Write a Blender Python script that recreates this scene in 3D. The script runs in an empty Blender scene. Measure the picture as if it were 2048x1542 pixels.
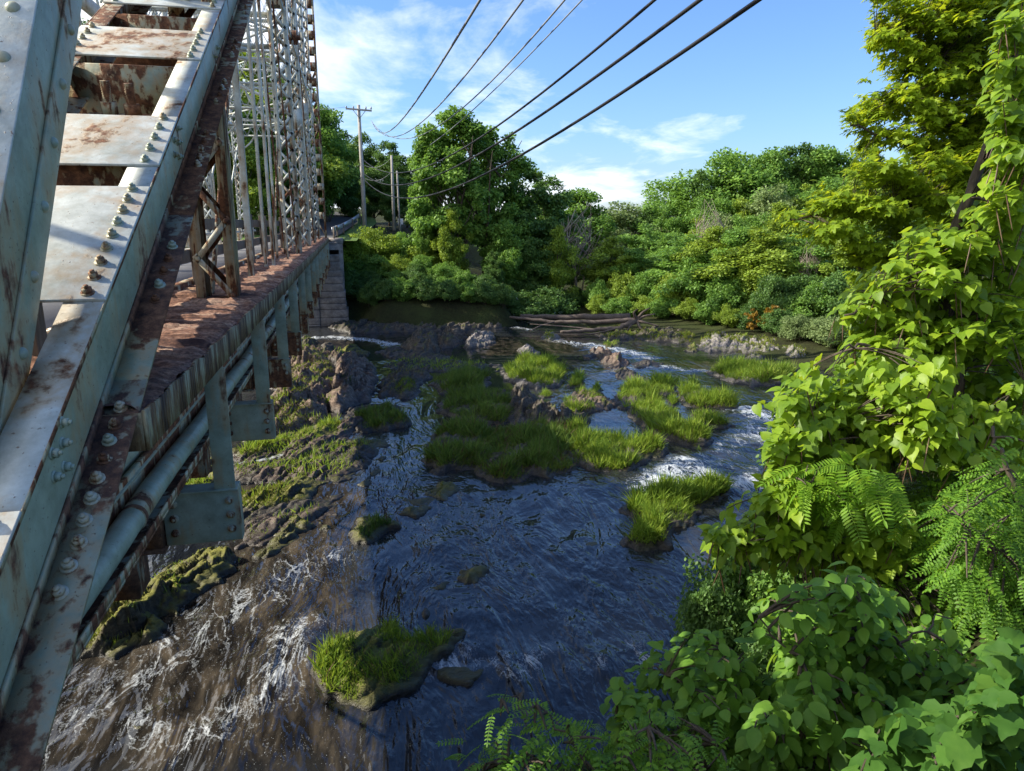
import bpy, math, random
import numpy as np
from mathutils import Vector
R = math.radians
rng = np.random.default_rng(11)
random.seed(5)
SC = bpy.context.scene
COL = SC.collection
# ------------------------------------------------------------------ camera model
F, PITCH, YAW = 1410.0, R(13.0), R(13.0)
cp, sp, cy, sy = math.cos(PITCH), math.sin(PITCH), math.cos(YAW), math.sin(YAW)
WL = -5.55                      # water level, camera at the origin, bridge runs along +Y
def ray(px, py):
    r, u = px - 1024.0, 771.0 - py
    f = F * cp + u * sp
    z = -F * sp + u * cp
    return np.array([r * cy + f * sy, f * cy - r * sy, z]) / F
def atz(px, py, z=WL): d = ray(px, py); return d * (z / d[2])
def atx(px, py, x): d = ray(px, py); return d * (x / d[0])
def atd(px, py, d): return ray(px, py) * d           # d = depth along the optical axis
def onplane(px, py, n, o): d = ray(px, py); return d * (np.dot(n, o) / np.dot(n, d))
def nrm(v):
    v = np.asarray(v, float); return v / (np.linalg.norm(v, axis=-1, keepdims=True) + 1e-9)
# ------------------------------------------------------------------ numpy noise
def _h(i, j, k, s):
    n = (i * 374761393 + j * 668265263 + k * 2147483647 + s * 1274126177) & 0xFFFFFFFF
    n = ((n ^ (n >> 13)) * 1274126177) & 0xFFFFFFFF
    return ((n ^ (n >> 16)) & 0xFFFF) / 65535.0
def vnoise(x, y, z=0.0, s=0):
    x, y, z = np.broadcast_arrays(np.asarray(x, float), np.asarray(y, float), np.asarray(z, float))
    i, j, k = np.floor(x).astype(np.int64), np.floor(y).astype(np.int64), np.floor(z).astype(np.int64)
    a, b, c = x - i, y - j, z - k
    a, b, c = [t * t * (3 - 2 * t) for t in (a, b, c)]
    v = 0
    for di in (0, 1):
        for dj in (0, 1):
            for dk in (0, 1):
                v = v + _h(i + di, j + dj, k + dk, s) * (a if di else 1 - a) * (b if dj else 1 - b) * (c if dk else 1 - c)
    return v * 2 - 1
def fbm(x, y, z=0.0, o=4, s=0):
    v, a = 0, 0.5
    for q in range(o):
        v = v + a * vnoise(np.asarray(x) * 2 ** q, np.asarray(y) * 2 ** q, np.asarray(z) * 2 ** q, s + q); a *= .5
    return v
def facets(x, y, s=0):          # jittered cells, each a tilted plane: returns the plane height and distance to the cell border
    i, j = np.floor(x).astype(np.int64), np.floor(y).astype(np.int64)
    d1 = np.full(x.shape, 9.); d2 = d1.copy(); h = np.zeros(x.shape)
    for di in (-1, 0, 1):
        for dj in (-1, 0, 1):
            a, b = i + di, j + dj; cx, cy_ = a + _h(a, b, 0, s), b + _h(a, b, 1, s); d = np.hypot(x - cx, y - cy_)
            hh = (_h(a, b, 2, s) - .5) + (x - cx) * (_h(a, b, 3, s) - .5) * 1.3 + (y - cy_) * (_h(a, b, 4, s) - .5) * 1.3
            n = d < d1; d2 = np.where(n, d1, np.minimum(d2, d)); h = np.where(n, hh, h); d1 = np.where(n, d, d1)
    return h, d2 - d1
# ------------------------------------------------------------------ polygon helpers
def seg_dist(P, A, B):
    d = B - A; t = np.clip(((P - A) @ d) / (d @ d + 1e-9), 0, 1)
    return np.linalg.norm(P - (A + t[:, None] * d), axis=1)
def poly_sd(P, poly):               # positive inside
    P = np.asarray(P, float); poly = np.asarray(poly, float)
    dist = np.full(len(P), 1e9); ins = np.zeros(len(P), bool)
    for q in range(len(poly)):
        A, B = poly[q], poly[(q + 1) % len(poly)]
        dist = np.minimum(dist, seg_dist(P, A, B))
        c = ((A[1] > P[:, 1]) != (B[1] > P[:, 1]))
        with np.errstate(divide='ignore', invalid='ignore'):
            xi = (B[0] - A[0]) * (P[:, 1] - A[1]) / (B[1] - A[1] + 1e-12) + A[0]
        ins ^= c & (P[:, 0] < xi)
    return np.where(ins, dist, -dist)
def poly_sample(poly, n, r=rng):
    poly = np.asarray(poly, float); lo, hi = poly.min(0), poly.max(0); out = []; c = 0
    while c < n:
        p = lo + r.random((n * 2, 2)) * (hi - lo); p = p[poly_sd(p, poly) > 0]; out.append(p); c += len(p)
        if len(p) == 0: break
    return np.concatenate(out)[:n]
# ------------------------------------------------------------------ objects
def tag(o, label=None, cat=None, group=None, kind=None):
    if label: o['label'] = label
    if cat: o['category'] = cat
    if group: o['group'] = group
    if kind: o['kind'] = kind
    return o
def root_loc(p):
    while p.parent: p = p.parent
    return np.array(p.location)
def empty(name, loc, label=None, cat=None, group=None):
    o = bpy.data.objects.new(name, None); COL.objects.link(o); o.location = loc; o.empty_display_size = .2
    return tag(o, label, cat, group)
def raw_mesh(name, V, sizes, loops, smooth=False):
    me = bpy.data.meshes.new(name)
    V = np.ascontiguousarray(V, np.float32); sizes = np.asarray(sizes, np.int32); loops = np.asarray(loops, np.int32)
    me.vertices.add(len(V)); me.vertices.foreach_set('co', V.ravel())
    me.loops.add(len(loops)); me.loops.foreach_set('vertex_index', loops)
    me.polygons.add(len(sizes)); st = np.zeros(len(sizes), np.int32); st[1:] = np.cumsum(sizes)[:-1]
    me.polygons.foreach_set('loop_start', st); me.polygons.foreach_set('loop_total', sizes)
    if smooth: me.polygons.foreach_set('use_smooth', np.ones(len(sizes), bool))
    me.update(calc_edges=True); me.validate()
    return me
def link(name, me, mat, parent=None, loc=(0, 0, 0)):
    o = bpy.data.objects.new(name, me); COL.objects.link(o)
    if mat and not me.materials: me.materials.append(mat)
    if parent: o.parent = parent
    o.location = loc
    return o
def place(name, V, sizes, loops, mat, parent=None, smooth=False, local=False):
    V = np.asarray(V, float)
    if parent is None:
        org = np.array([V[:, 0].mean(), V[:, 1].mean(), V[:, 2].min()])
        me = raw_mesh(name, V - org, sizes, loops, smooth); return link(name, me, mat, None, org)
    me = raw_mesh(name, V if local else V - root_loc(parent), sizes, loops, smooth)
    return link(name, me, mat, parent)
def copy_tree(o, parent=None):
    c = o.copy(); COL.objects.link(c); c.parent = parent
    for ch in o.children: copy_tree(ch, c)
    return c
class MB:
    def __init__(s): s.v = []; s.sz = []; s.lp = []; s.n = 0
    def add(s, V, faces):
        V = np.asarray(V, float); s.v.append(V)
        for f in faces: s.sz.append(len(f)); s.lp.extend([i + s.n for i in f])
        s.n += len(V); return s
    def hexa(s, c8): return s.add(c8, [(0, 3, 2, 1), (4, 5, 6, 7), (0, 1, 5, 4), (1, 2, 6, 5), (2, 3, 7, 6), (3, 0, 4, 7)])
    def frame(s, o, ax, ay, az, x, y, z):     # box given by ranges in a frame
        o, ax, ay, az = map(np.asarray, (o, ax, ay, az))
        return s.hexa([o + ax * a + ay * b + az * c for c in z for a, b in ((x[0], y[0]), (x[1], y[0]), (x[1], y[1]), (x[0], y[1]))])
    def box(s, x, y, z): return s.frame((0, 0, 0), (1, 0, 0), (0, 1, 0), (0, 0, 1), x, y, z)
    def bar(s, p0, p1, w, h, up=(0, 0, 1)):
        p0, p1 = np.asarray(p0, float), np.asarray(p1, float); d = p1 - p0; L = np.linalg.norm(d); d = d / L
        up = np.asarray(up, float)
        if abs(d @ nrm(up)) > .98: up = np.array([0, 1., 0]) if abs(d[1]) < .9 else np.array([1., 0, 0])
        a = nrm(np.cross(d, up)); b = np.cross(a, d)
        return s.frame(p0, a, d, b, (-w / 2, w / 2), (0, L), (-h / 2, h / 2))
    def tube(s, pts, rad, n=8, cap=True):
        pts = np.asarray(pts, float); m = len(pts); rad = np.broadcast_to(np.asarray(rad, float), (m,))
        t = np.gradient(pts, axis=0); t = nrm(t); ref = np.array([0, 0, 1.]) if abs(t[:, 2]).mean() < .8 else np.array([1., 0, 0])
        a = nrm(np.cross(t, ref)); b = np.cross(t, a); th = np.arange(n) / n * 2 * np.pi
        V = pts[:, None] + rad[:, None, None] * (np.cos(th)[None, :, None] * a[:, None] + np.sin(th)[None, :, None] * b[:, None])
        fs = [(i * n + j, i * n + (j + 1) % n, (i + 1) * n + (j + 1) % n, (i + 1) * n + j) for i in range(m - 1) for j in range(n)]
        if cap: fs += [tuple(range(n))[::-1], tuple((m - 1) * n + j for j in range(n))]
        return s.add(V.reshape(-1, 3), fs)
    def prism(s, o, ax, ay, az, poly, z):
        o, ax, ay, az = map(np.asarray, (o, ax, ay, az)); m = len(poly)
        V = [o + ax * a + ay * b + az * zz for zz in z for a, b in poly]
        return s.add(V, [tuple(range(m))[::-1], tuple(range(m, 2 * m))] + [(i, (i + 1) % m, m + (i + 1) % m, m + i) for i in range(m)])
    def build(s, name, mat, parent=None, smooth=False, bevel=0):
        o = place(name, np.concatenate(s.v), s.sz, s.lp, mat, parent, smooth)
        if bevel:
            b = o.modifiers.new('bevel', 'BEVEL'); b.width = bevel; b.segments = 2; b.limit_method = 'ANGLE'
        return o
# leaf instancing: template (m,3) lying in local XY, tip along +Y, normal +Z
def leaves_geo(T, faces, pos, axis, nor, size):
    pos, axis, nor = np.asarray(pos), nrm(axis), np.asarray(nor, float)
    z = nrm(nor - axis * (nor * axis).sum(1, keepdims=True)); x = np.cross(axis, z)
    T = np.asarray(T, float); N, m = len(pos), len(T); size = np.broadcast_to(np.asarray(size, float), (N,))
    V = pos[:, None] + size[:, None, None] * (T[None, :, 0:1] * x[:, None] + T[None, :, 1:2] * axis[:, None] + T[None, :, 2:3] * z[:, None])
    sz = np.array([len(f) for f in faces]); lp = np.concatenate([np.array(f) for f in faces])
    return V.reshape(-1, 3), np.tile(sz, N), (lp[None] + (np.arange(N) * m)[:, None]).ravel()
def merge(gs):
    V, S, L, n = [], [], [], 0
    for v, s_, l in gs: V.append(v); S.append(s_); L.append(np.asarray(l) + n); n += len(v)
    return np.concatenate(V), np.concatenate(S), np.concatenate(L)
# ------------------------------------------------------------------ materials
class NT:
    def __init__(s, name):
        s.m = bpy.data.materials.new(name); s.m.use_nodes = True; s.t = s.m.node_tree; s.t.nodes.clear()
        s.out = s.n('ShaderNodeOutputMaterial')
    def n(s, typ, **kw):
        o = s.t.nodes.new(typ)
        for k, v in kw.items(): setattr(o, k, v)
        return o
    def l(s, a, b): s.t.links.new(a, b)
    def val(s, sock, v):
        if hasattr(v, 'is_linked') or isinstance(v, bpy.types.NodeSocket): s.l(v, sock)
        else: sock.default_value = v
    def coord(s, kind='Object', scale=(1, 1, 1), rot=(0, 0, 0)):
        c = s.n('ShaderNodeTexCoord'); m = s.n('ShaderNodeMapping'); m.inputs['Scale'].default_value = scale; m.inputs['Rotation'].default_value = rot
        s.l(c.outputs[kind], m.inputs['Vector']); return m.outputs['Vector']
    def noise(s, vec, scale, detail=6, rough=.55, dist=0):
        o = s.n('ShaderNodeTexNoise'); s.l(vec, o.inputs['Vector']); o.inputs['Scale'].default_value = scale
        o.inputs['Detail'].default_value = detail; o.inputs['Roughness'].default_value = rough; o.inputs['Distortion'].default_value = dist
        return o.outputs['Fac']
    def ramp(s, fac, stops, interp='LINEAR'):
        o = s.n('ShaderNodeValToRGB'); e = o.color_ramp.elements; o.color_ramp.interpolation = interp
        while len(e) < len(stops): e.new(.5)
        for q, (p, c) in enumerate(stops):
            e[q].position = p; e[q].color = (*c, 1) if isinstance(c, tuple) else (c, c, c, 1)
        s.l(fac, o.inputs['Fac']); return o.outputs['Color']
    def mix(s, f, a, b, bt='MIX'):
        o = s.n('ShaderNodeMix', data_type='RGBA', blend_type=bt)
        s.val(o.inputs[0], f)
        for sk, v in ((o.inputs[6], a), (o.inputs[7], b)): s.val(sk, (*v, 1) if isinstance(v, tuple) and len(v) == 3 else v)
        return o.outputs[2]
    def math(s, op, a, b=0.0):
        o = s.n('ShaderNodeMath', operation=op); s.val(o.inputs[0], a); s.val(o.inputs[1], b); return o.outputs[0]
    def bump(s, h, strength=.5, dist=.02, normal=None):
        o = s.n('ShaderNodeBump'); s.l(h, o.inputs['Height']); o.inputs['Strength'].default_value = strength; o.inputs['Distance'].default_value = dist
        if normal: s.l(normal, o.inputs['Normal'])
        return o.outputs['Normal']
    def bsdf(s, col, rough=.6, spec=.4, metal=0, normal=None):
        o = s.n('ShaderNodeBsdfPrincipled'); s.val(o.inputs['Base Color'], (*col, 1) if isinstance(col, tuple) else col)
        s.val(o.inputs['Roughness'], rough); o.inputs['Specular IOR Level'].default_value = spec; o.inputs['Metallic'].default_value = metal
        if normal: s.l(normal, o.inputs['Normal'])
        return o.outputs['BSDF']
    def done(s, sh): s.l(sh, s.out.inputs['Surface']); return s.m
def steel(name, rust=.5, paint=(.36, .40, .30), streak=.5, scale=2.2, axis_rot=(0, 0, 0), low=0.0):
    t = NT(name); v = t.coord(rot=axis_rot)
    a = t.noise(v, scale, 9, .62, .3); b = t.noise(t.coord(scale=(9, 9, .9), rot=axis_rot), 1.6, 5)
    m = t.math('ADD', a, t.math('MULTIPLY', t.math('SUBTRACT', b, .5), streak))
    if low:          # wet feet of the members rust more than their tops
        g = t.n('ShaderNodeNewGeometry'); sp_ = t.n('ShaderNodeSeparateXYZ'); t.l(g.outputs['Position'], sp_.inputs[0])
        m = t.math('ADD', m, t.math('MULTIPLY', t.ramp(t.math('MULTIPLY', t.math('ADD', sp_.outputs[2], .9), .4), [(0.0, 1.0), (1.0, 0.0)]), low))
    lo = .80 - rust * .42
    mask = t.ramp(m, [(max(lo - .035, 0), 0.0), (min(lo + .03, .99), 1.0)])
    spk = t.ramp(t.noise(v, 55, 3, .6), [(.68 - rust * .05, 0.0), (.72, 1.0)])
    mask2 = t.math('MAXIMUM', mask, t.math('MULTIPLY', spk, .75))
    halo = t.ramp(m, [(max(lo - .16, 0), 0.0), (lo, .75)])
    grime = t.ramp(t.noise(v, 5, 8, .7), [(.35, (.62, .62, .58)), (.62, (1., 1., 1.))])
    pc = t.mix(1.0, paint, grime, 'MULTIPLY')
    pc = t.mix(halo, pc, (.40, .26, .12))
    rc = t.ramp(t.noise(v, 14, 8, .75), [(.3, (.028, .016, .012)), (.48, (.12, .05, .025)), (.62, (.24, .105, .05)), (.75, (.36, .19, .10))])
    col = t.mix(mask2, pc, rc)
    rg = t.ramp(mask2, [(0, .42), (1, .92)])
    h = t.math('ADD', t.math('MULTIPLY', mask2, t.noise(v, 40, 6, .7)), t.math('MULTIPLY', t.noise(v, 25, 4), .25))
    return t.done(t.bsdf(col, rg, .4, normal=t.bump(h, .55, .012)))
def leaf_mat(name, cols, trans=(.30, .42, .05), tf=.38, rough=.42, spec=.35):
    t = NT(name); g = t.n('ShaderNodeNewGeometry'); rnd = g.outputs['Random Per Island']
    big = t.noise(t.coord('Object'), .45, 3)
    f = t.math('ADD', t.math('ADD', t.math('MULTIPLY', rnd, .65), t.math('MULTIPLY', t.math('SUBTRACT', t.noise(t.coord('Object'), 28, 3, .6), .5), .5)), t.math('MULTIPLY', t.math('SUBTRACT', big, .32), 1.0))
    c = t.ramp(f, [(0.05, cols[0]), (.5, cols[1]), (.95, cols[2])])
    tc = t.mix(.55, c, trans)
    p = t.bsdf(c, rough, spec)
    tr = t.n('ShaderNodeBsdfTranslucent'); t.l(tc, tr.inputs['Color'])
    mx = t.n('ShaderNodeMixShader'); mx.inputs[0].default_value = tf; t.l(p, mx.inputs[1]); t.l(tr.outputs[0], mx.inputs[2])
    return t.done(mx.outputs[0])
M = {}
M['steel'] = steel('painted_steel', .36, streak=.5)
M['steel_top'] = steel('glare_white_steel', .44, paint=(.58, .60, .55), streak=.3, scale=1.5, axis_rot=(R(28), 0, 0))  # bridge paint whitened to imitate sun glare on the upward faces
M['steel_end'] = steel('end_post_steel', .46, paint=(.335, .37, .265), streak=.45, scale=1.7, axis_rot=(R(28), 0, 0))  # greener, darker copy that carries the shade of the side webs
M['steel_rusty'] = steel('rusty_steel', .80, streak=.8)
M['steel_flange'] = steel('rusted_flange', .70, paint=(.28, .32, .23), streak=.5, scale=1.3)
M['steel_heavy'] = steel('heavily_rusted_steel', .86, paint=(.30, .33, .23), streak=.6, scale=1.3)
M['steel_lattice'] = steel('lattice_steel', .42, paint=(.60, .63, .58), streak=.5, scale=1.5, low=.05)
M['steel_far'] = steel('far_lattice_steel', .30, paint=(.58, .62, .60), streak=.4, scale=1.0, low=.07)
M['steel_brown'] = steel('brown_steel', .70, paint=(.45, .43, .33), streak=1.2, scale=1.5)
M['steel_dark'] = steel('dark_steel', .86, paint=(.2, .22, .2), streak=.8)
def ledge_mat():
    t = NT('flaking_rust'); v = t.coord(); v2 = t.coord(scale=(1.0, 3.5, 6))
    a = t.math('ADD', t.math('MULTIPLY', t.noise(v2, 1.5, 11, .74, .8), .75), t.math('MULTIPLY', t.noise(v, 1.1, 5), .25)); b = t.noise(v, 30, 6, .7)
    c = t.ramp(a, [(.28, (.022, .016, .016)), (.41, (.10, .05, .04)), (.455, (.21, .10, .06)), (.51, (.34, .18, .115)), (.58, (.48, .32, .225)), (.66, (.42, .23, .10))])
    c = t.mix(t.ramp(b, [(.35, .8), (.6, 0.0)]), c, (.05, .028, .024))
    return t.done(t.bsdf(c, .85, .2, normal=t.bump(t.math('ADD', a, t.math('MULTIPLY', b, .3)), 1., .04)))
M['ledge'] = ledge_mat()
def fascia_mat():
    t = NT('rust_streaked_fascia'); v = t.coord(scale=(2.6, 2.6, .6)); a = t.noise(v, 2.2, 9, .7)
    c = t.ramp(a, [(.3, (.03, .02, .016)), (.43, (.08, .045, .025)), (.50, (.19, .11, .05)), (.58, (.34, .31, .19)), (.68, (.16, .085, .04))])
    return t.done(t.bsdf(c, .75, .25, normal=t.bump(t.noise(t.coord(), 25, 6), .5, .02)))
M['fascia'] = fascia_mat()
def stone_mat(name, c0, c1, c2, sc=1.0, moss=0.0):
    t = NT(name); v = t.coord(); a = t.noise(v, 3.0 * sc, 9, .65); b = t.noise(v, 18 * sc, 6, .7)
    c = t.ramp(t.math('ADD', t.math('MULTIPLY', a, .7), t.math('MULTIPLY', b, .3)), [(.35, c0), (.5, c1), (.66, c2)])
    return t.done(t.bsdf(c, .85, .25, normal=t.bump(t.math('ADD', a, t.math('MULTIPLY', b, .4)), .9, .06)))
M['stone'] = stone_mat('abutment_stone', (.10, .085, .075), (.22, .19, .165), (.34, .30, .26))
def rock_mat(name, dark, mid, lite, moss, mossamt):
    t = NT(name); v = t.coord('Object', scale=(1, 1, 1), rot=(0, 0, R(-35)))
    v2 = t.coord('Object', scale=(.8, 7, 9), rot=(R(20), 0, R(-35)))
    s_ = t.noise(v2, 1.6, 8, .65, .4); b = t.noise(v, 9, 8, .7)
    f = t.math('ADD', t.math('MULTIPLY', s_, .65), t.math('MULTIPLY', b, .35))
    c = t.ramp(f, [(.34, dark), (.5, mid), (.66, lite)])
    g = t.n('ShaderNodeNewGeometry'); sep = t.n('ShaderNodeSeparateXYZ'); t.l(g.outputs['Normal'], sep.inputs[0])
    pos = t.n('ShaderNodeSeparateXYZ'); t.l(g.outputs['Position'], pos.inputs[0])
    mm = t.math('MULTIPLY', t.ramp(sep.outputs[2], [(.55, 0.0), (.85, 1.0)]), t.ramp(t.noise(v, 2.2, 7, .65), [(.56 - mossamt * .3, 0.0), (.64 - mossamt * .3, 1.0)]))
    c = t.mix(mm, c, moss)
    wet = t.ramp(t.math('SUBTRACT', pos.outputs[2], WL), [(.03, 1.0), (.24, 0.0)])
    c = t.mix(t.math('MULTIPLY', wet, .8), c, (.018, .015, .012))
    rg = t.math('SUBTRACT', .85, t.math('MULTIPLY', wet, .5))
    return t.done(t.bsdf(c, rg, .4, normal=t.bump(f, 1.0, .07)))
M['rock'] = rock_mat('slate_rock', (.022, .019, .015), (.08, .066, .05), (.19, .158, .12), (.085, .095, .02), .1)
M['rock_pale'] = rock_mat('pale_rock', (.06, .055, .05), (.20, .18, .165), (.40, .36, .33), (.12, .13, .04), .05)
M['rock_red'] = rock_mat('brown_slate', (.035, .024, .018), (.15, .105, .078), (.34, .25, .19), (.10, .11, .03), .0)
M['rock_moss'] = rock_mat('mossy_rock', (.02, .017, .012), (.06, .05, .03), (.15, .125, .07), (.20, .195, .035), .72)
def ground_mat():
    t = NT('bank_soil'); v = t.coord(); a = t.noise(v, .6, 8, .6); b = t.noise(v, 8, 6, .7)
    c = t.ramp(t.math('ADD', t.math('MULTIPLY', a, .6), t.math('MULTIPLY', b, .4)), [(.35, (.018, .016, .010)), (.5, (.035, .04, .015)), (.65, (.05, .065, .02))])
    return t.done(t.bsdf(c, .95, .1, normal=t.bump(b, .8, .1)))
M['ground'] = ground_mat()
M['grassground'] = stone_mat('lawn', (.05, .09, .015), (.09, .15, .025), (.13, .2, .04), 2)
def asphalt(name, c): 
    t = NT(name); v = t.coord(); a = t.noise(v, 60, 4, .7); b = t.noise(v, 1.2, 6)
    col = t.mix(t.ramp(b, [(.35, .5), (.65, 0.0)]), t.ramp(a, [(.3, tuple(q * .7 for q in c)), (.7, tuple(q * 1.3 for q in c))]), tuple(q * .7 for q in c))
    return t.done(t.bsdf(col, .9, .2, normal=t.bump(a, .4, .01)))
M['road'] = asphalt('asphalt', (.085, .085, .088)); M['deck'] = asphalt('worn_deck', (.26, .25, .24))
def wood_mat(name, c0, c1):
    t = NT(name); a = t.noise(t.coord(scale=(12, 12, .8)), 3, 8, .65); b = t.noise(t.coord(), 1.5, 4)
    c = t.ramp(a, [(.3, c0), (.7, c1)]); c = t.mix(t.ramp(b, [(.4, .4), (.6, 0.0)]), c, tuple(q * .6 for q in c0))
    return t.done(t.bsdf(c, .85, .2, normal=t.bump(a, .7, .02)))
M['wood'] = wood_mat('weathered_post', (.13, .10, .075), (.26, .21, .16)); M['pole'] = wood_mat('grey_pole_wood', (.30, .28, .25), (.50, .47, .43))
M['bark'] = wood_mat('bark', (.045, .035, .025), (.15, .12, .09)); M['bark_pale'] = wood_mat('pale_bark', (.22, .18, .14), (.42, .36, .29))
M['drift'] = wood_mat('driftwood', (.06, .045, .04), (.19, .155, .13))
t = NT('black_cable'); M['cable'] = t.done(t.bsdf((.018, .018, .02), .45, .4))
t = NT('bare_wire'); M['wire'] = t.done(t.bsdf((.22, .24, .27), .45, .5))
t = NT('insulator'); M['insul'] = t.done(t.bsdf((.25, .26, .27), .3, .5))
t = NT('white_sign'); M['white'] = t.done(t.bsdf((.75, .77, .78), .5, .4))
t = NT('galvanised'); M['galv'] = t.done(t.bsdf((.42, .44, .45), .4, .5, .6))
M['lf_heart'] = leaf_mat('heart_leaf', [(.075, .15, .012), (.18, .30, .02), (.30, .42, .03)], (.60, .72, .03), .46, .45, .3)
M['lf_maple'] = leaf_mat('maple_leaf', [(.10, .18, .012), (.21, .32, .018), (.34, .43, .025)], (.68, .74, .025), .5, .5, .2)
M['lf_elm'] = leaf_mat('elm_leaf', [(.06, .145, .02), (.115, .24, .03), (.19, .34, .04)], (.42, .62, .04), .4, .5, .25)
M['lf_small'] = leaf_mat('small_leaf', [(.07, .16, .014), (.145, .29, .022), (.26, .41, .035)], (.52, .70, .03), .44, .5, .25)
M['lf_locust'] = leaf_mat('locust_leaf', [(.06, .145, .018), (.12, .26, .026), (.20, .36, .035)], (.42, .62, .03), .42, .5, .25)
M['lf_vine'] = leaf_mat('vine_leaf', [(.03, .085, .014), (.055, .135, .02), (.10, .20, .028)], (.22, .40, .04), .30, .6, .15)
M['lf_far'] = leaf_mat('woodland_leaf', [(0.0666, 0.1414, 0.0266), (0.1331, 0.2579, 0.0433), (0.233, 0.391, 0.0666)], (0.3105, 0.5081, 0.0565), .34, .5, .25)
M['lf_far_y'] = leaf_mat('yellow_green_leaf', [(0.1079, 0.1725, 0.023), (0.2012, 0.2946, 0.0345), (0.3162, 0.4312, 0.0504)], (0.4575, 0.5591, 0.0381), .34, .5, .25)
M['lf_far_d'] = leaf_mat('dark_leaf', [(0.0404, 0.09, 0.0217), (0.0807, 0.1631, 0.0373), (0.1397, 0.2484, 0.0528)], (0.2006, 0.3476, 0.0401), .32, .5, .25)
M['lf_far_g'] = leaf_mat('grey_green_leaf', [(0.1104, 0.1587, 0.0552), (0.1863, 0.2553, 0.0897), (0.276, 0.3588, 0.138)], (0.297, 0.4208, 0.099), .32, .5, .25)
M['lf_orange'] = leaf_mat('orange_leaf', [(.16, .10, .01), (.30, .17, .015), (.38, .24, .02)], (.5, .3, .02), .3)
M['lf_dead'] = leaf_mat('brown_pod', [(.07, .04, .02), (.12, .07, .04), (.2, .13, .08)], (.2, .12, .06), .15)
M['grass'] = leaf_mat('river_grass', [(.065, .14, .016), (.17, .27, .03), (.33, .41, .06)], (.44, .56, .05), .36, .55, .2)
M['grass_d'] = leaf_mat('dark_grass', [(.04, .085, .016), (.095, .165, .028), (.19, .26, .05)], (.26, .38, .05), .34, .55, .2)  # darker copy of river_grass, used on some of the islets
M['moss'] = leaf_mat('olive_moss_grass', [(.085, .095, .012), (.15, .165, .02), (.24, .25, .035)], (.3, .34, .03), .25, .6, .2)
# ================================================================== camera, light, sky
cam = bpy.data.cameras.new('camera'); co = bpy.data.objects.new('camera', cam); COL.objects.link(co)
cam.sensor_width = 36; cam.lens = F / 2048 * 36; cam.clip_start = .05; cam.clip_end = 3000
co.rotation_euler = (R(90) - PITCH, 0, -YAW); SC.camera = co
SUN = nrm(np.array([-1.0, 0.26, .758]))
sl = bpy.data.lights.new('sun', 'SUN'); sl.energy = 5.0; sl.angle = R(.5); sl.color = (1, .93, .80)
so = bpy.data.objects.new('sun', sl); COL.objects.link(so); so.rotation_euler = Vector(SUN).to_track_quat('Z', 'Y').to_euler()
W = bpy.data.worlds.new('World'); SC.world = W; W.use_nodes = True; wt = W.node_tree; wt.nodes.clear()
class WN(NT):
    def __init__(s, t): s.t = t
w = WN(wt)
sky = w.n('ShaderNodeTexSky', sky_type='NISHITA'); sky.sun_disc = False
sky.sun_elevation = math.asin(SUN[2]); sky.sun_rotation = math.atan2(SUN[0], SUN[1]); sky.air_density = 1.25; sky.dust_density = .6; sky.ozone_density = 2.2
tc = w.n('ShaderNodeTexCoord'); sep = w.n('ShaderNodeSeparateXYZ'); w.l(tc.outputs['Generated'], sep.inputs[0])
zz = w.math('ADD', w.math('MAXIMUM', sep.outputs[2], 0.0), .16)
cx = w.n('ShaderNodeCombineXYZ'); w.l(w.math('DIVIDE', sep.outputs[0], zz), cx.inputs[0]); w.l(w.math('DIVIDE', sep.outputs[1], zz), cx.inputs[1])
mp = w.n('ShaderNodeMapping'); mp.inputs['Location'].default_value = (3.1, 1.7, 0); mp.inputs['Scale'].default_value = (1.0, .8, 1); w.l(cx.outputs[0], mp.inputs['Vector'])
n1 = w.noise(mp.outputs[0], .75, 10, .60, .25); n2 = w.noise(mp.outputs[0], 2.6, 9, .62, .4)
cov = w.math('ADD', w.math('MULTIPLY', n1, .72), w.math('MULTIPLY', n2, .28))
# more cloud towards the left of the river than overhead or to the right
left = w.math('MULTIPLY', w.math('SUBTRACT', w.math('DIVIDE', w.math('MULTIPLY', sep.outputs[0], -1.0), w.math('MAXIMUM', sep.outputs[1], .2)), .0), .36)
low = w.math('MULTIPLY', w.math('SUBTRACT', .24, sep.outputs[2]), .48)
cov = w.math('ADD', w.math('ADD', cov, left), low)
cm = w.ramp(cov, [(.42, 0.0), (.52, .55), (.64, 1.0)])
shade = w.ramp(n2, [(.32, (4.6, 5.3, 6.3)), (.62, (7.3, 7.5, 7.8))])
tint = w.mix(1.0, sky.outputs[0], (.53, .71, 1.06), 'MULTIPLY')
skyc = w.mix(cm, tint, shade)
bg = w.n('ShaderNodeBackground'); bg.inputs['Strength'].default_value = .12; w.l(skyc, bg.inputs['Color'])
wo = w.n('ShaderNodeOutputWorld'); w.l(bg.outputs[0], wo.inputs['Surface'])
SC.view_settings.view_transform = 'Standard'; SC.view_settings.look = 'None'; SC.view_settings.exposure = 0.85; SC.view_settings.gamma = 1
SC.cycles.max_bounces = 6; SC.cycles.diffuse_bounces = 3; SC.cycles.glossy_bounces = 3; SC.cycles.transmission_bounces = 4; SC.cycles.transparent_max_bounces = 4
SC.cycles.use_denoising = True
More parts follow.
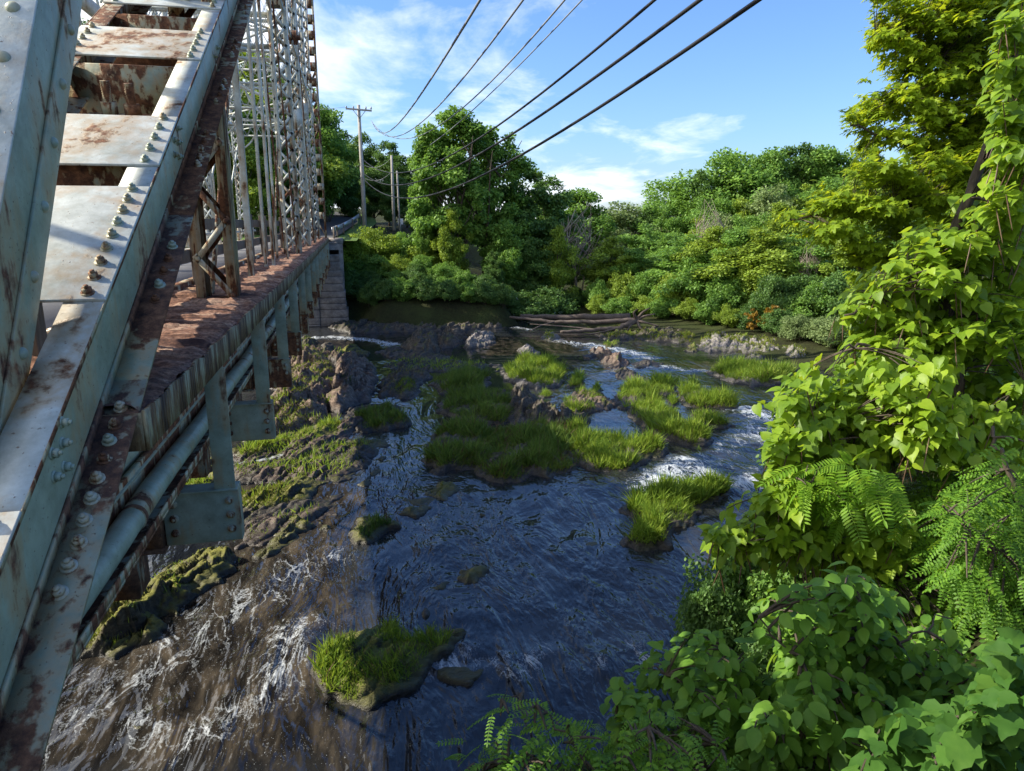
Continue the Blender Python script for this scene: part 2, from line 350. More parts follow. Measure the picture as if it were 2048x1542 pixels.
# ================================================================== ground and river
RP = np.array([(-60, 5), (-12, 5), (1, 5.2), (3.5, 6.2), (5.8, 8.9), (7.5, 11), (10.5, 13), (14, 15.5), (17, 20), (17.6, 23.3), (17.3, 25.5), (15.4, 29.8), (12.7, 36.2),
               (13.5, 45), (14.8, 53), (13.5, 55), (11.5, 51), (9.8, 45), (9.2, 38), (7.9, 37.2), (3, 37.8), (1.2, 38.6), (.2, 41.2), (-8, 41.2), (-60, 42)], float)
def sstep(a, b, x): t_ = np.clip((x - a) / (b - a), 0, 1); return t_ * t_ * (3 - 2 * t_)
def ground_z(x, y):
    x, y = np.atleast_1d(np.asarray(x, float)), np.atleast_1d(np.asarray(y, float))
    sd = poly_sd(np.stack([x, y], 1), RP) + .35 * fbm(x * .5, y * .5, 0, 3, 3); d = np.maximum(-sd, 0)
    far = np.minimum(WL + .1 + np.minimum(d, .8) * 1.2 + np.maximum(d - .8, 0) * np.where(x < -1, .8, .33), -1.25) + np.clip(y - 60, 0, 60) * .06
    near = np.minimum(WL + d * .85, -1.75)
    right = WL + .1 + .06 * np.minimum(d, 40)
    rn = WL + .1 + .42 * d; rn = np.minimum(rn, -2.2)
    k = sstep(7, 14, y); l = near * (1 - k) + rn * k; k = sstep(18, 26, y); l = l * (1 - k) + right * k
    fl = (y > 36) & (x < 11 + .17 * np.maximum(y - 45, 0))
    z = np.where(fl, far, l)
    z = z + .18 * fbm(x * .7, y * .7, 0, 4, 9) * np.clip(d, 0, 1)
    return np.where(sd > 0, WL - .12 - np.minimum(sd * .25, .4), z)
def axis(fine0, fine1, step, far0, far1):
    a = list(np.arange(fine0, fine1, step)); s_ = step; q = fine1
    while q < far1: a.append(q); s_ *= 1.25; q += s_
    s_ = step; q = fine0 - step; b = []
    while q > far0: b.append(q); s_ *= 1.25; q -= s_
    return np.array(b[::-1] + a)
def grid(name, xs, ys, zf, mat, smooth=True):
    X, Y = np.meshgrid(xs, ys); nx, ny = len(xs), len(ys)
    V = np.stack([X.ravel(), Y.ravel(), zf(X.ravel(), Y.ravel())], 1)
    i = (np.arange(ny - 1)[:, None] * nx + np.arange(nx - 1)[None]).ravel()
    q = np.stack([i, i + 1, i + nx + 1, i + nx], 1)
    me = raw_mesh(name, V, np.full(len(q), 4), q.ravel(), smooth); return link(name, me, mat), V
go, _ = grid('ground', axis(-14, 26, .45, -900, 900), axis(0, 55, .45, -300, 1500), ground_z, M['ground']); tag(go, kind='structure')
# ---- foam strokes and shallow reaches painted in their sunlit brown (pixels of the photo -> places on the water)
def strokes(lst):
    return [([atz(*p)[:2] for p in pl], wd * (1.15 if pl[0][1] < 1000 else 1), st * (1.45 if pl[0][1] < 1000 else 1)) for pl, wd, st in lst]
FOAM = strokes([
 ([(90, 1470), (200, 1380), (330, 1290), (440, 1235), (560, 1165), (660, 1110)], .42, .9), ([(270, 1440), (330, 1490), (400, 1480), (480, 1430), (545, 1385), (575, 1310), (600, 1250)], .22, 1.0),
 ([(150, 1400), (260, 1370), (330, 1330)], .35, .8), ([(560, 1400), (600, 1330), (640, 1260)], .3, .5), ([(330, 1540), (450, 1500), (600, 1480), (700, 1500)], .3, .45),
 ([(880, 1335), (915, 1325), (935, 1300), (950, 1330), (1000, 1325), (1040, 1345), (1080, 1310)], .16, 1.0), ([(1150, 1340), (1190, 1345), (1200, 1320)], .13, .8), ([(1270, 1290), (1290, 1315), (1300, 1330)], .15, .9),
 ([(1310, 970), (1345, 945), (1375, 925), (1400, 945), (1420, 965), (1520, 970)], .30, 1.0), ([(1440, 900), (1480, 880), (1520, 850)], .3, .6), ([(1490, 820), (1530, 835), (1570, 850)], .30, 1.0), ([(1500, 850), (1530, 880), (1560, 900)], .25, .8), ([(1380, 905), (1440, 930), (1490, 935)], .22, .6),
 ([(1180, 690), (1240, 700), (1290, 715)], .35, .9), ([(1230, 745), (1300, 730), (1400, 742)], .25, .8), ([(1290, 760), (1340, 770), (1400, 775)], .25, .7), ([(1110, 680), (1160, 690), (1200, 700)], .3, .8),
 ([(600, 678), (660, 676), (730, 680), (780, 690)], .3, 1.0), ([(470, 935), (540, 920), (600, 905)], .12, .8), ([(470, 1000), (520, 990)], .12, .5), ([(700, 770), (760, 800), (830, 790)], .15, .4),
 ([(900, 980), (960, 990), (1040, 970)], .2, .3), ([(1030, 655), (1060, 660)], .2, .8), ([(1560, 715), (1620, 722)], .25, .8), ([(1240, 1030), (1180, 1020), (1080, 1000)], .25, .3)])
SUNLIT_SHAL = [np.array([atz(*p)[:2] for p in pl]) for pl in (
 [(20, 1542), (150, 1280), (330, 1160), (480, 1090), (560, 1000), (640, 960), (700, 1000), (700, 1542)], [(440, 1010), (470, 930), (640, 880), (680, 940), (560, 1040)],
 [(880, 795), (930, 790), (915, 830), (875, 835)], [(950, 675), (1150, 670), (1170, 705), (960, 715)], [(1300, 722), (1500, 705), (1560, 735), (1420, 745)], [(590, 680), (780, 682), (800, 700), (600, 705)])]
def on_water(x, y):
    P = np.stack([x, y], 1); fo = np.zeros(len(P)); sh = np.zeros(len(P))
    for pl, wd, st in FOAM:
        d = np.full(len(P), 1e9)
        for a, b in zip(pl[:-1], pl[1:]): d = np.minimum(d, seg_dist(P, a, b))
        fo = np.maximum(fo, st * np.exp(-(d / (wd * (1.8 + 1.2 * fbm(x * 1.3, y * 1.3, 0, 3, 17)))) ** 2))
    for pl in SUNLIT_SHAL: sh = np.maximum(sh, sstep(-.5, .5, poly_sd(P, pl) + .5 * fbm(x * .8, y * .8, 0, 3, 4)))
    return fo, sh
def water_z(x, y):
    u, v = x * .5 + y * .87, x * .87 - y * .5
    near = np.clip((24 - y) / 13, 0, 1)
    h = .060 * fbm(u * .55 + .8 * fbm(x * .3, y * .3, 0, 2, 24), v * 1.3, 0, 4, 21) + .018 * fbm(u * 2.2, v * 4.2 + fbm(x, y, 0, 2, 25), 0, 4, 22)
    fo, _ = on_water(x, y)
    return WL + h * (.3 + .7 * near) + fo * (.035 + .06 * fbm(x * 3.5, y * 3.5, 0, 3, 31))
wo_, WV = grid('river_water', np.concatenate([np.arange(-60, -9, 1.5), np.arange(-9, 12, .09), np.arange(12, 40, .4)]), np.concatenate([np.arange(4.5, 30, .09), np.arange(30, 46, .2), np.arange(46, 132, 1.5)]), water_z, None)
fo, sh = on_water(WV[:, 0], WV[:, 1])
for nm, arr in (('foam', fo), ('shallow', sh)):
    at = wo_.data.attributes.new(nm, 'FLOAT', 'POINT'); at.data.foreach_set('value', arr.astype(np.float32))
tag(wo_, kind='structure')
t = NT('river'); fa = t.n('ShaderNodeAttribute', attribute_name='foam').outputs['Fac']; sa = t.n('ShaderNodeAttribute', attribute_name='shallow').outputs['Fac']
v = t.coord('Object', rot=(0, 0, R(-30))); vs = t.coord('Object', scale=(1.9, .8, 1), rot=(0, 0, R(-30)))
w1 = t.noise(vs, 1.7, 2.5, .5, .8); w2 = t.noise(vs, 4.6, 2.5, .5, .6); w3 = t.noise(v, 13, 2, .5, .2)
h = t.math('ADD', t.math('ADD', t.math('MULTIPLY', w1, 1.0), t.math('MULTIPLY', w2, .34)), t.math('MULTIPLY', w3, .07))
def ridge(nz, k): return t.math('MAXIMUM', t.math('SUBTRACT', 1.0, t.math('ABSOLUTE', t.math('MULTIPLY', t.math('SUBTRACT', nz, .5), k))), 0.0)
r1 = ridge(t.noise(vs, 1.3, 5, .6, .7), 12.0); r2 = ridge(t.noise(vs, 3.6, 6, .68, .5), 8.0); r3 = t.noise(v, 34, 5, .75)
fil = t.math('ADD', t.math('MULTIPLY', t.math('MAXIMUM', r1, t.math('MULTIPLY', r2, .8)), .62), t.math('MULTIPLY', t.math('SUBTRACT', r3, .42), .6))
fm = t.ramp(t.math('SUBTRACT', t.math('ADD', fil, t.math('MULTIPLY', fa, .42)), .83), [(.0, 0.0), (.34, .85)])
fm = t.math('MULTIPLY', fm, t.ramp(fa, [(.02, 0.0), (.25, 1.0)]))
spk = t.math('MULTIPLY', t.ramp(t.noise(v, 48, 3, .7), [(.66, 0.0), (.71, .9)]), t.ramp(t.math('ADD', t.math('MULTIPLY', sa, .28), fa), [(.15, 0.0), (.6, 1.0)]))  # white specks painted in place of sun glints on the ripples
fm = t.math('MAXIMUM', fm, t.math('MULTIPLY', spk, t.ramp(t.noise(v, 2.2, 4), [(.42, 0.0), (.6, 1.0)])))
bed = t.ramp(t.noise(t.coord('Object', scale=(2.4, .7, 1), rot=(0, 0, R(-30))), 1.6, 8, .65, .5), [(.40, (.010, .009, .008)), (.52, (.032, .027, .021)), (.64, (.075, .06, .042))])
deep = t.ramp(t.noise(v, .8, 5), [(.35, (.012, .015, .020)), (.65, (.030, .031, .030))])
c = t.mix(sa, deep, bed); c = t.mix(fm, c, (.62, .66, .68))  # brown of the sunlit bed goes straight into the shallow water colour
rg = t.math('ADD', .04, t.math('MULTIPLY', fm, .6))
p = t.n('ShaderNodeBsdfPrincipled'); t.l(c, p.inputs['Base Color']); t.l(rg, p.inputs['Roughness']); p.inputs['IOR'].default_value = 1.33
p.inputs['Specular IOR Level'].default_value = .8
h = t.math('MULTIPLY', h, t.math('ADD', .25, t.math('MULTIPLY', t.ramp(t.noise(t.coord('Object', scale=(1.6, .6, 1), rot=(0, 0, R(-30))), .55, 4, .6, 1.0), [(.36, 0.0), (.62, 1.0)]), .95)))
gp_ = t.n('ShaderNodeNewGeometry'); ys_ = t.n('ShaderNodeSeparateXYZ'); t.l(gp_.outputs['Position'], ys_.inputs[0])
h = t.math('MULTIPLY', h, t.ramp(t.math('MULTIPLY', ys_.outputs[1], .033), [(.33, 1.0), (.62, .42), (1.0, .25)]))      # the upper reach is slower and smoother
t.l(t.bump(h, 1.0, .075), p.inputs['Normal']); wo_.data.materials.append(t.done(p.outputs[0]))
# ================================================================== rocks and grassy islets
SA = R(62)                              # strata run this way in plan
def islet(name, label, cat, px, H, mat='rock', grass=0, gh=(.2, .42), gm='grass', group=None, cover=.74, edge=.35, strata=.5, gmin=.13, moss=0, seed=0):
    poly = np.array([atz(a, b)[:2] for a, b in px]); lo, hi = poly.min(0) - .35, poly.max(0) + .35
    step = float(np.clip(max(hi - lo) / 150, .028, .06))
    X, Y = np.meshgrid(np.arange(lo[0], hi[0], step), np.arange(lo[1], hi[1], step)); nx, ny = X.shape[1], X.shape[0]
    def sdf(x, y): return poly_sd(np.stack([x, y], 1), poly) + .33 * fbm(x * 2.3, y * 2.3, 0, 5, 40 + seed)
    def hz(x, y, sd=None):
        sd = sdf(x, y) if sd is None else sd
        u, v_ = x * math.cos(SA) + y * math.sin(SA), x * math.sin(SA) - y * math.cos(SA)
        base = np.clip(sd / (edge * 1.2), 0, 1) ** .6
        wv, wu = v_ + .12 * fbm(x * 2, y * 2, 0, 3, 7), u + .2 * fbm(x * 1.5, y * 1.5, 5, 3, 8)
        f1, g1 = facets(wu * .75, wv * 2.6, 50 + seed); f2, g2 = facets(wu * 1.5 + 7, wv * 9.0, 60 + seed)
        r = (H * .78 if grass else H) * base * (1 - .45 * strata + strata * (.95 * f1 + .42 * f2) - .22 * (g1 < .07) - .10 * (g2 < .1) + .45 * fbm(x * .9, y * .9, 0, 4, 70 + seed)) + base * .05 * fbm(x * 8, y * 8, 0, 4, 80)
        w8 = wv * 2.3 + .5 * fbm(x * .8, y * .8, 0, 3, 95 + seed); saw = (w8 - np.floor(w8)) ** .8; w9 = wv * 6.1 + .4 * fbm(x * 1.5, y * 1.5, 0, 3, 96 + seed); saw2 = w9 - np.floor(w9)
        r = r + strata * base * (min(.26, .6 * H) * (saw - .5) + min(.10, .25 * H) * (saw2 - .5))
        return np.where(sd > 0, WL + .015 + np.maximum(r, -.02), WL + np.maximum(sd * 1.2, -.3))
    x, y = X.ravel(), Y.ravel(); sd = sdf(x, y); V = np.stack([x, y, hz(x, y, sd)], 1)
    i = (np.arange(ny - 1)[:, None] * nx + np.arange(nx - 1)[None]).ravel(); q = np.stack([i, i + 1, i + nx + 1, i + nx], 1)
    q = q[(sd[q] > -.18).any(1)]; used = np.unique(q); mp_ = np.zeros(len(V), int); mp_[used] = np.arange(len(used)); V, q = V[used], mp_[q]
    o = place(name, V, np.full(len(q), 4), q.ravel(), M[mat], None, True); tag(o, label, cat, group)
    def tuft(nm, dens, hh, mt, cov, gm_, wd=.024):
        area = abs(np.sum(poly[:, 0] * np.roll(poly[:, 1], -1) - poly[:, 1] * np.roll(poly[:, 0], -1))) / 2
        n = int(area * dens * 2.0)
        if n < 5: return
        P = poly_sample(poly, n); s_ = sdf(P[:, 0], P[:, 1]); k = fbm(P[:, 0] * 1.6, P[:, 1] * 1.6, 0, 3, 90 + seed) + (cov - .5)
        ok = (s_ > gm_) & (k > -.08 + .15 * rng.normal(size=n) * .4); P, k, s_ = P[ok], k[ok], s_[ok]; n = len(P)
        if n < 3: return
        z = hz(P[:, 0], P[:, 1]); hgt = (hh[0] + (hh[1] - hh[0]) * rng.random(n)) * np.clip(.50 + k * 1.5, .3, 1.35) * np.clip(.5 + s_ / .5, .5, 1)
        cl = np.stack([fbm(P[:, 0] * 2.5, P[:, 1] * 2.5, 0, 2, 5), fbm(P[:, 0] * 2.5, P[:, 1] * 2.5, 9, 2, 6)], 1)
        ax = np.concatenate([cl * .9 + rng.normal(size=(n, 2)) * .42, np.ones((n, 1))], 1)
        T = [(-.5, 0, 0), (.5, 0, 0), (-.42, .5, .10), (.42, .5, .10), (0, 1, .34)]
        Tn = np.array(T); r_ = wd / max(hh[1], .05); Tn[:, 0] *= r_
        th = rng.random(n) * 6.28; g = leaves_geo(Tn, [(0, 1, 3, 2), (2, 3, 4)], np.column_stack([P, z - .02]), ax, np.column_stack([np.cos(th), np.sin(th), np.zeros(n)]), hgt)
        place(nm, *g, M[mt], o)['kind'] = 'stuff'
    if grass: tuft('grass', grass, gh, gm, cover, gmin)
    if grass > 300: tuft('dead_stalks', 30, (.2, .42), 'lf_dead', .6, .1, .02)
    if grass and not moss and mat != 'rock_moss': tuft('moss', 260, (.05, .13), 'moss', .75, .01, .02)
    if moss: tuft('moss', moss, (.05, .11), 'moss', .62, .03, .02)
    return o
IS = 'grassy islets in the river'
G = dict(cat='islet', group=IS, grass=520)
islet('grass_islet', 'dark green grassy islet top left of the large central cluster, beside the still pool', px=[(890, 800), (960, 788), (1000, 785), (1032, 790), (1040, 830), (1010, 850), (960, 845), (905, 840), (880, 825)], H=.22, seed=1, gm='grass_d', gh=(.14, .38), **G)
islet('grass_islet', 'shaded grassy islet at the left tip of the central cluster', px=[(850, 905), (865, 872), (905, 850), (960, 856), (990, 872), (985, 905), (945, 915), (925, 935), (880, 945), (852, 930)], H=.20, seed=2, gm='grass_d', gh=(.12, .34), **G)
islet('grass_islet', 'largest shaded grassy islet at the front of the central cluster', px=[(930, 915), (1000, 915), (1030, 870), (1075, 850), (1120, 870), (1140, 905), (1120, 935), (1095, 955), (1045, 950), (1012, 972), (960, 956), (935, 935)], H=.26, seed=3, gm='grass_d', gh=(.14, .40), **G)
islet('grass_islet', 'half sunlit grassy islet at the right end of the central cluster', px=[(1130, 865), (1150, 850), (1200, 875), (1232, 868), (1245, 888), (1320, 888), (1326, 908), (1290, 925), (1240, 945), (1190, 948), (1140, 925), (1125, 895)], H=.2, seed=4, gh=(.2, .42), **G)
islet('grass_islet', 'bright islet with a rocky pale back edge behind the central cluster', px=[(1000, 738), (1040, 724), (1100, 730), (1130, 745), (1125, 772), (1090, 778), (1040, 774), (1005, 752)], H=.26, mat='rock_pale', seed=5, **G)
islet('grass_islet', 'tiny islet of two upright grass tufts right of the pale edged islet', px=[(1132, 762), (1150, 755), (1172, 760), (1170, 772), (1140, 776)], H=.12, seed=6, **{**G, 'grass': 700})
islet('grass_islet', 'islet with bare brown rock front and grassy back beside the still blue pool', px=[(1128, 800), (1150, 788), (1200, 790), (1232, 808), (1228, 820), (1190, 826), (1165, 840), (1140, 838), (1125, 818)], H=.32, mat='rock_red', seed=7, **{**G, 'cover': .55})
islet('grass_islet', 'low grassy islet left of the long diagonal islets', px=[(1228, 800), (1240, 778), (1270, 776), (1318, 785), (1322, 800), (1290, 806), (1250, 818)], H=.2, seed=8, **G)
islet('grass_islet', 'small bright islet furthest up of the diagonal group', px=[(1292, 772), (1320, 760), (1355, 768), (1354, 788), (1320, 794), (1300, 786)], H=.18, seed=9, **G)
islet('grass_islet', 'long thin grassy islet tapering right into the rapids', px=[(1356, 780), (1385, 768), (1420, 785), (1486, 812), (1474, 821), (1420, 818), (1398, 827), (1362, 804)], H=.2, seed=10, **G)
islet('grass_islet', 'large diagonal grassy islet right of the still blue pool', px=[(1256, 826), (1285, 808), (1340, 812), (1366, 832), (1385, 858), (1415, 872), (1422, 892), (1388, 898), (1350, 886), (1300, 866), (1262, 842)], H=.26, seed=11, **G)
islet('grass_islet', 'narrow sunlit islet between the two diagonal islets and the rapids', px=[(1364, 830), (1400, 826), (1440, 838), (1470, 852), (1440, 858), (1400, 850)], H=.15, seed=12, **{**G, 'gh': (.14, .3)})
islet('grass_islet', 'bright grass islet off the right bank beside grey boulders', px=[(1415, 745), (1450, 735), (1520, 738), (1590, 742), (1590, 762), (1540, 772), (1500, 772), (1440, 758)], H=.22, mat='rock_pale', seed=13, **{**G, 'grass': 420, 'gh': (.22, .46)})
islet('grass_islet', 'big wedge shaped sunlit islet with a straight shadow across its left end', px=[(1468, 972), (1455, 990), (1400, 1022), (1370, 1056), (1330, 1090), (1290, 1100), (1250, 1094), (1262, 1052), (1244, 1030), (1252, 1005), (1300, 985), (1350, 975), (1410, 963)], H=.24, seed=14, **{**G, 'cover': 1.0, 'grass': 800, 'gh': (.16, .36)})
islet('moss_islet', 'shaggy moss and grass islet nearest the camera, its left end in sun', 'islet', [(626, 1323), (640, 1298), (690, 1266), (748, 1256), (783, 1260), (828, 1274), (846, 1242), (874, 1249), (906, 1274), (896, 1299), (860, 1316), (821, 1369), (745, 1408), (688, 1421), (646, 1404), (628, 1369)], .27, 'rock_moss', 900, (.12, .30), 'grass', IS, .86, .45, .35, .05, 700, 15)
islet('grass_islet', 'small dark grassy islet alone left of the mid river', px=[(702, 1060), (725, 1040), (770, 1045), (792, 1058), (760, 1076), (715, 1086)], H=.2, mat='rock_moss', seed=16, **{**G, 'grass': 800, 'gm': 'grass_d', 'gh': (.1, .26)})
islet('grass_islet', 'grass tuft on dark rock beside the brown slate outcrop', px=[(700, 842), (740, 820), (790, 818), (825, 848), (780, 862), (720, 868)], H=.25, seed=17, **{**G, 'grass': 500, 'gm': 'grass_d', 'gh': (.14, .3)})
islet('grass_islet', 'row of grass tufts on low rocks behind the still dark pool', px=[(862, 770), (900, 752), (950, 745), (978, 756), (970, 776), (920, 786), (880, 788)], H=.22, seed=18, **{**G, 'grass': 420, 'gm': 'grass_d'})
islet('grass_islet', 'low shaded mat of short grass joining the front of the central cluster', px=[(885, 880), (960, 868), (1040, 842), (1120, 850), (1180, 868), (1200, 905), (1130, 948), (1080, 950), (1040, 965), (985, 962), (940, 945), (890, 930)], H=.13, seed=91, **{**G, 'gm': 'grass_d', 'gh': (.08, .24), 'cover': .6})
for q_, (pl_, lb_) in enumerate([([(1330, 800), (1350, 796), (1362, 806), (1345, 812)], 'small grass tuft between the diagonal islets'), ([(1180, 780), (1196, 774), (1206, 782), (1192, 788)], 'small grass tuft above the bare fronted islet'), ([(1075, 792), (1092, 786), (1104, 794), (1088, 800)], 'tiny grass tuft beside the dark ridge top'), ([(640, 800), (668, 792), (680, 806), (655, 816)], 'grass tuft on the foot of the brown outcrop'), ([(1385, 900), (1405, 896), (1416, 904), (1398, 910)], 'low tuft at the tip of the large diagonal islet'), ([(985, 735), (1002, 728), (1008, 740), (992, 746)], 'tiny tuft left of the pale edged islet'), ([(640, 880), (665, 868), (676, 884), (655, 895)], 'tufted stone in the left shallows')]): islet('grass_islet', lb_, px=pl_, H=.12, seed=200 + q_, **{**G, 'grass': 800, 'gmin': .04, 'gh': (.12, .3)})
islet('rock', 'dark rock ridge between the grassy islets of the central cluster', 'rock', [(1015, 800), (1040, 785), (1062, 790), (1072, 815), (1100, 825), (1160, 832), (1180, 845), (1130, 856), (1070, 852), (1030, 868), (1010, 850)], .42, 'rock', seed=19, strata=.7)
RK = 'rocks in the river'
def rock(label, px, H, mat='rock', moss=0, grass=0, seed=0, **k): return islet('rock', label, 'rock', px, H, mat, grass, k.pop('gh', (.08, .2)), k.pop('gm', 'grass'), RK, moss=moss, seed=seed, **k)
rock('wide layered slate ledge breaking through the left shallows', [(470, 900), (560, 880), (660, 872), (730, 890), (735, 930), (660, 965), (560, 968), (470, 965)], .17, 'rock_red', 40, 90, seed=220, strata=1.0)
rock('layered slate ledge under the second bracket', [(555, 700), (580, 690), (640, 705), (700, 712), (690, 722), (610, 718), (560, 740)], .4, 'rock_red', 60, 60, seed=221, strata=.9)
rock('brown layered ledge between mossy rocks and the sunlit shallows', [(480, 1050), (560, 1025), (650, 1012), (690, 1000), (675, 1030), (600, 1060), (540, 1085), (480, 1095)], .14, 'rock_red', 60, 40, seed=222, strata=1.0)
rock('dark layered ledge across the back of the blue channel', [(770, 730), (830, 718), (920, 722), (990, 730), (960, 742), (870, 744), (800, 748)], .16, 'rock', 30, 60, seed=223, strata=.9)
rock('low dark slab ledge in the left shallows beside the bracket', [(480, 1000), (560, 1010), (640, 1000), (690, 985), (680, 1002), (600, 1030), (520, 1050), (480, 1060)], .15, 'rock', seed=210, strata=.8)
rock('broken dark ledge running along the edge of the blue channel', [(650, 940), (700, 900), (760, 890), (740, 925), (700, 960), (660, 965)], .13, 'rock', 120, seed=211, strata=.8)
rock('dark tilted slab right of the cracked slate block', [(755, 770), (790, 745), (850, 740), (870, 752), (830, 775), (790, 790), (760, 795)], .22, 'rock', 60, seed=212, strata=.8)
rock('brown layered slab at the foot of the slate outcrop', [(600, 865), (650, 845), (700, 838), (740, 850), (700, 872), (640, 880)], .2, 'rock_red', 60, 30, seed=213, strata=.8)
rock('largest brown slate outcrop with tilted layers right of the bridge brackets', [(550, 770), (560, 735), (600, 715), (640, 712), (668, 735), (672, 780), (650, 820), (640, 850), (600, 860), (545, 878), (475, 896), (478, 862), (548, 800)], 1.0, 'rock_red', seed=20, strata=.75, edge=.9, grass=60)
rock('cracked slate block joined to the right of the brown outcrop', [(672, 730), (700, 718), (735, 725), (755, 745), (752, 780), (735, 802), (700, 812), (680, 830), (655, 820)], .6, 'rock_red', seed=21, strata=.7, edge=.6)
rock('long flat mossy ledge with yellow grass below the brown outcrop', [(470, 905), (560, 878), (640, 850), (690, 850), (680, 870), (640, 885), (560, 900), (480, 925)], .22, 'rock_moss', 300, 260, 22, gh=(.1, .3))
rock('flat dark slab pointing at the blue channel', [(690, 822), (740, 812), (795, 815), (790, 828), (740, 832), (700, 838)], .2, seed=23)
rock('dark boulder carrying one grass tuft', [(780, 775), (800, 756), (830, 758), (838, 775), (836, 795), (800, 802), (782, 795)], .3, grass=120, seed=24, gm='grass_d')
rock('round grey layered boulder in the back shade', [(805, 695), (830, 672), (865, 668), (880, 690), (872, 705), (830, 710)], .55, seed=25)
rock('grey slanting rock beside the round layered boulder', [(868, 690), (890, 665), (925, 662), (932, 678), (905, 695), (880, 700)], .5, seed=26)
rock('pale sunlit boulder at the far waterline', [(930, 690), (945, 672), (985, 670), (986, 685), (960, 695), (935, 696)], .42, 'rock_pale', seed=27)
rock('low grey reef in front of the layered boulder', [(750, 705), (790, 696), (850, 708), (892, 712), (890, 722), (840, 722), (780, 716)], .22, seed=28)
rock('pale flat rock in the brown reach', [(1035, 700), (1060, 696), (1082, 706), (1075, 713), (1045, 712)], .26, 'rock_pale', seed=29)
rock('small pale rock on the edge of the bright riffle', [(1085, 672), (1105, 668), (1120, 676), (1105, 684), (1088, 682)], .25, 'rock_pale', grass=90, seed=30)
rock('dark rock nearest the stone abutment', [(585, 690), (610, 678), (632, 684), (630, 702), (600, 708)], .45, grass=60, seed=31)
rock('jagged dark rock right of the one by the abutment', [(632, 704), (650, 690), (668, 696), (664, 710), (640, 714)], .35, seed=32)
rock('long jagged rock row at the edge of the sunny pool', [(668, 708), (700, 694), (735, 700), (732, 712), (690, 716)], .3, seed=33, mat='rock_moss')
rock('diagonal brown ridge splitting the upper rapids', [(1180, 702), (1205, 700), (1240, 716), (1262, 730), (1250, 742), (1225, 740), (1200, 720)], .3, 'rock_red', seed=34, strata=.7)
rock('dark ledge below the diagonal ridge', [(1225, 745), (1250, 738), (1285, 750), (1300, 765), (1270, 764), (1235, 756)], .18, seed=35)
rock('low mossy rock in the upper riffle', [(1205, 690), (1230, 684), (1244, 690), (1230, 696), (1210, 697)], .2, 'rock_moss', grass=200, seed=36)
rock('thin dark reef tailing off right of the diagonal ridge', [(1262, 728), (1300, 722), (1326, 728), (1310, 736), (1275, 738)], .14, seed=37)
rock('thin dark reef in the upper river', [(1160, 712), (1185, 707), (1200, 712), (1180, 718)], .12, seed=38)
rock('mossy layered rock under the bridge brackets', [(470, 1000), (520, 980), (600, 965), (655, 968), (630, 995), (570, 1015), (500, 1035), (470, 1045)], .24, 'rock_moss', 420, 60, 39, strata=.7)
rock('mossy wedge of rock in brown shallow water', [(520, 1090), (560, 1060), (600, 1040), (650, 1042), (648, 1058), (600, 1072), (570, 1095), (530, 1112)], .3, 'rock_moss', 520, 80, 40, strata=.7)
rock('mossy rock bank at the lower left below the pipe', [(160, 1320), (190, 1250), (260, 1190), (330, 1140), (440, 1105), (465, 1140), (400, 1195), (340, 1240), (300, 1290), (230, 1322)], .42, 'rock_moss', 420, 140, 41, strata=.6)
rock('bright mossy rock seen between pipe and first bracket', [(345, 985), (380, 940), (430, 920), (440, 990), (420, 1010), (360, 1020)], .4, 'rock_moss', 500, 200, 42)
rock('dark flat rock among brown shallows left of the mid river', [(470, 945), (560, 930), (650, 930), (640, 950), (560, 960), (480, 970)], .16, seed=43, strata=.8)
for q, (pl, H_, lb) in enumerate([([(912, 1175), (930, 1145), (965, 1138), (982, 1142), (955, 1165), (935, 1182)], .16, 'clump of black mossy stones in the dark mid river'), ([(862, 1182), (880, 1166), (898, 1164), (890, 1180), (872, 1190)], .12, 'smaller black mossy stone left of the mid river clump'),
        ([(806, 1030), (820, 1018), (842, 1020), (830, 1034)], .14, 'round mossy stone above the small dark islet'), ([(948, 1030), (962, 1016), (978, 1024), (965, 1036)], .12, 'black stone alone below the central cluster'),
        ([(862, 990), (890, 974), (932, 966), (915, 980), (880, 1000)], .14, 'long mossy stone under the shaded left tip'), ([(820, 1002), (850, 994), (878, 1000), (845, 1010)], .08, 'thin mossy streak of stone left of the long mossy one'),
        ([(680, 900), (720, 878), (785, 878), (780, 892), (735, 900), (700, 910)], .15, 'low tufted stone in the blue channel'), ([(715, 965), (745, 940), (770, 915), (760, 945), (730, 975)], .1, 'dark sliver of rock in the left channel'),
        ([(1605, 1042 - 20), (1630, 1005), (1655, 1015), (1640, 1035)], .2, 'stone at the right bank under the leaves'), ([(900, 1340), (930, 1330), (965, 1345), (940, 1362), (910, 1358)], .06, 'wet stone awash in the foam beside the nearest islet'),
        ([(828, 1240), (850, 1225), (872, 1236), (850, 1252)], .2, 'dark mossy stone at the upper tip of the nearest islet'), ([(250, 1460), (300, 1440), (340, 1475), (300, 1500)], .05, 'brown stone awash at the lower left'),
        ([(1640, 880), (1660, 870), (1690, 885), (1660, 900)], .2, 'dark stone in the right rapids'), ([(640, 1000 - 45), (672, 935), (690, 940), (665, 962)], .1, 'dark sloping stone right of the flat brown shallows'),
        ([(1170, 1088), (1186, 1078), (1198, 1086), (1184, 1096)], .1, 'tuft topped stone left of the big wedge islet')]):
    rock(lb, pl, H_, 'rock_moss' if H_ < .19 else 'rock', 250 if H_ > .1 else 0, 90 if 'tuft' in lb else 0, 50 + q)
BK = 'grey rocks of the right bank'
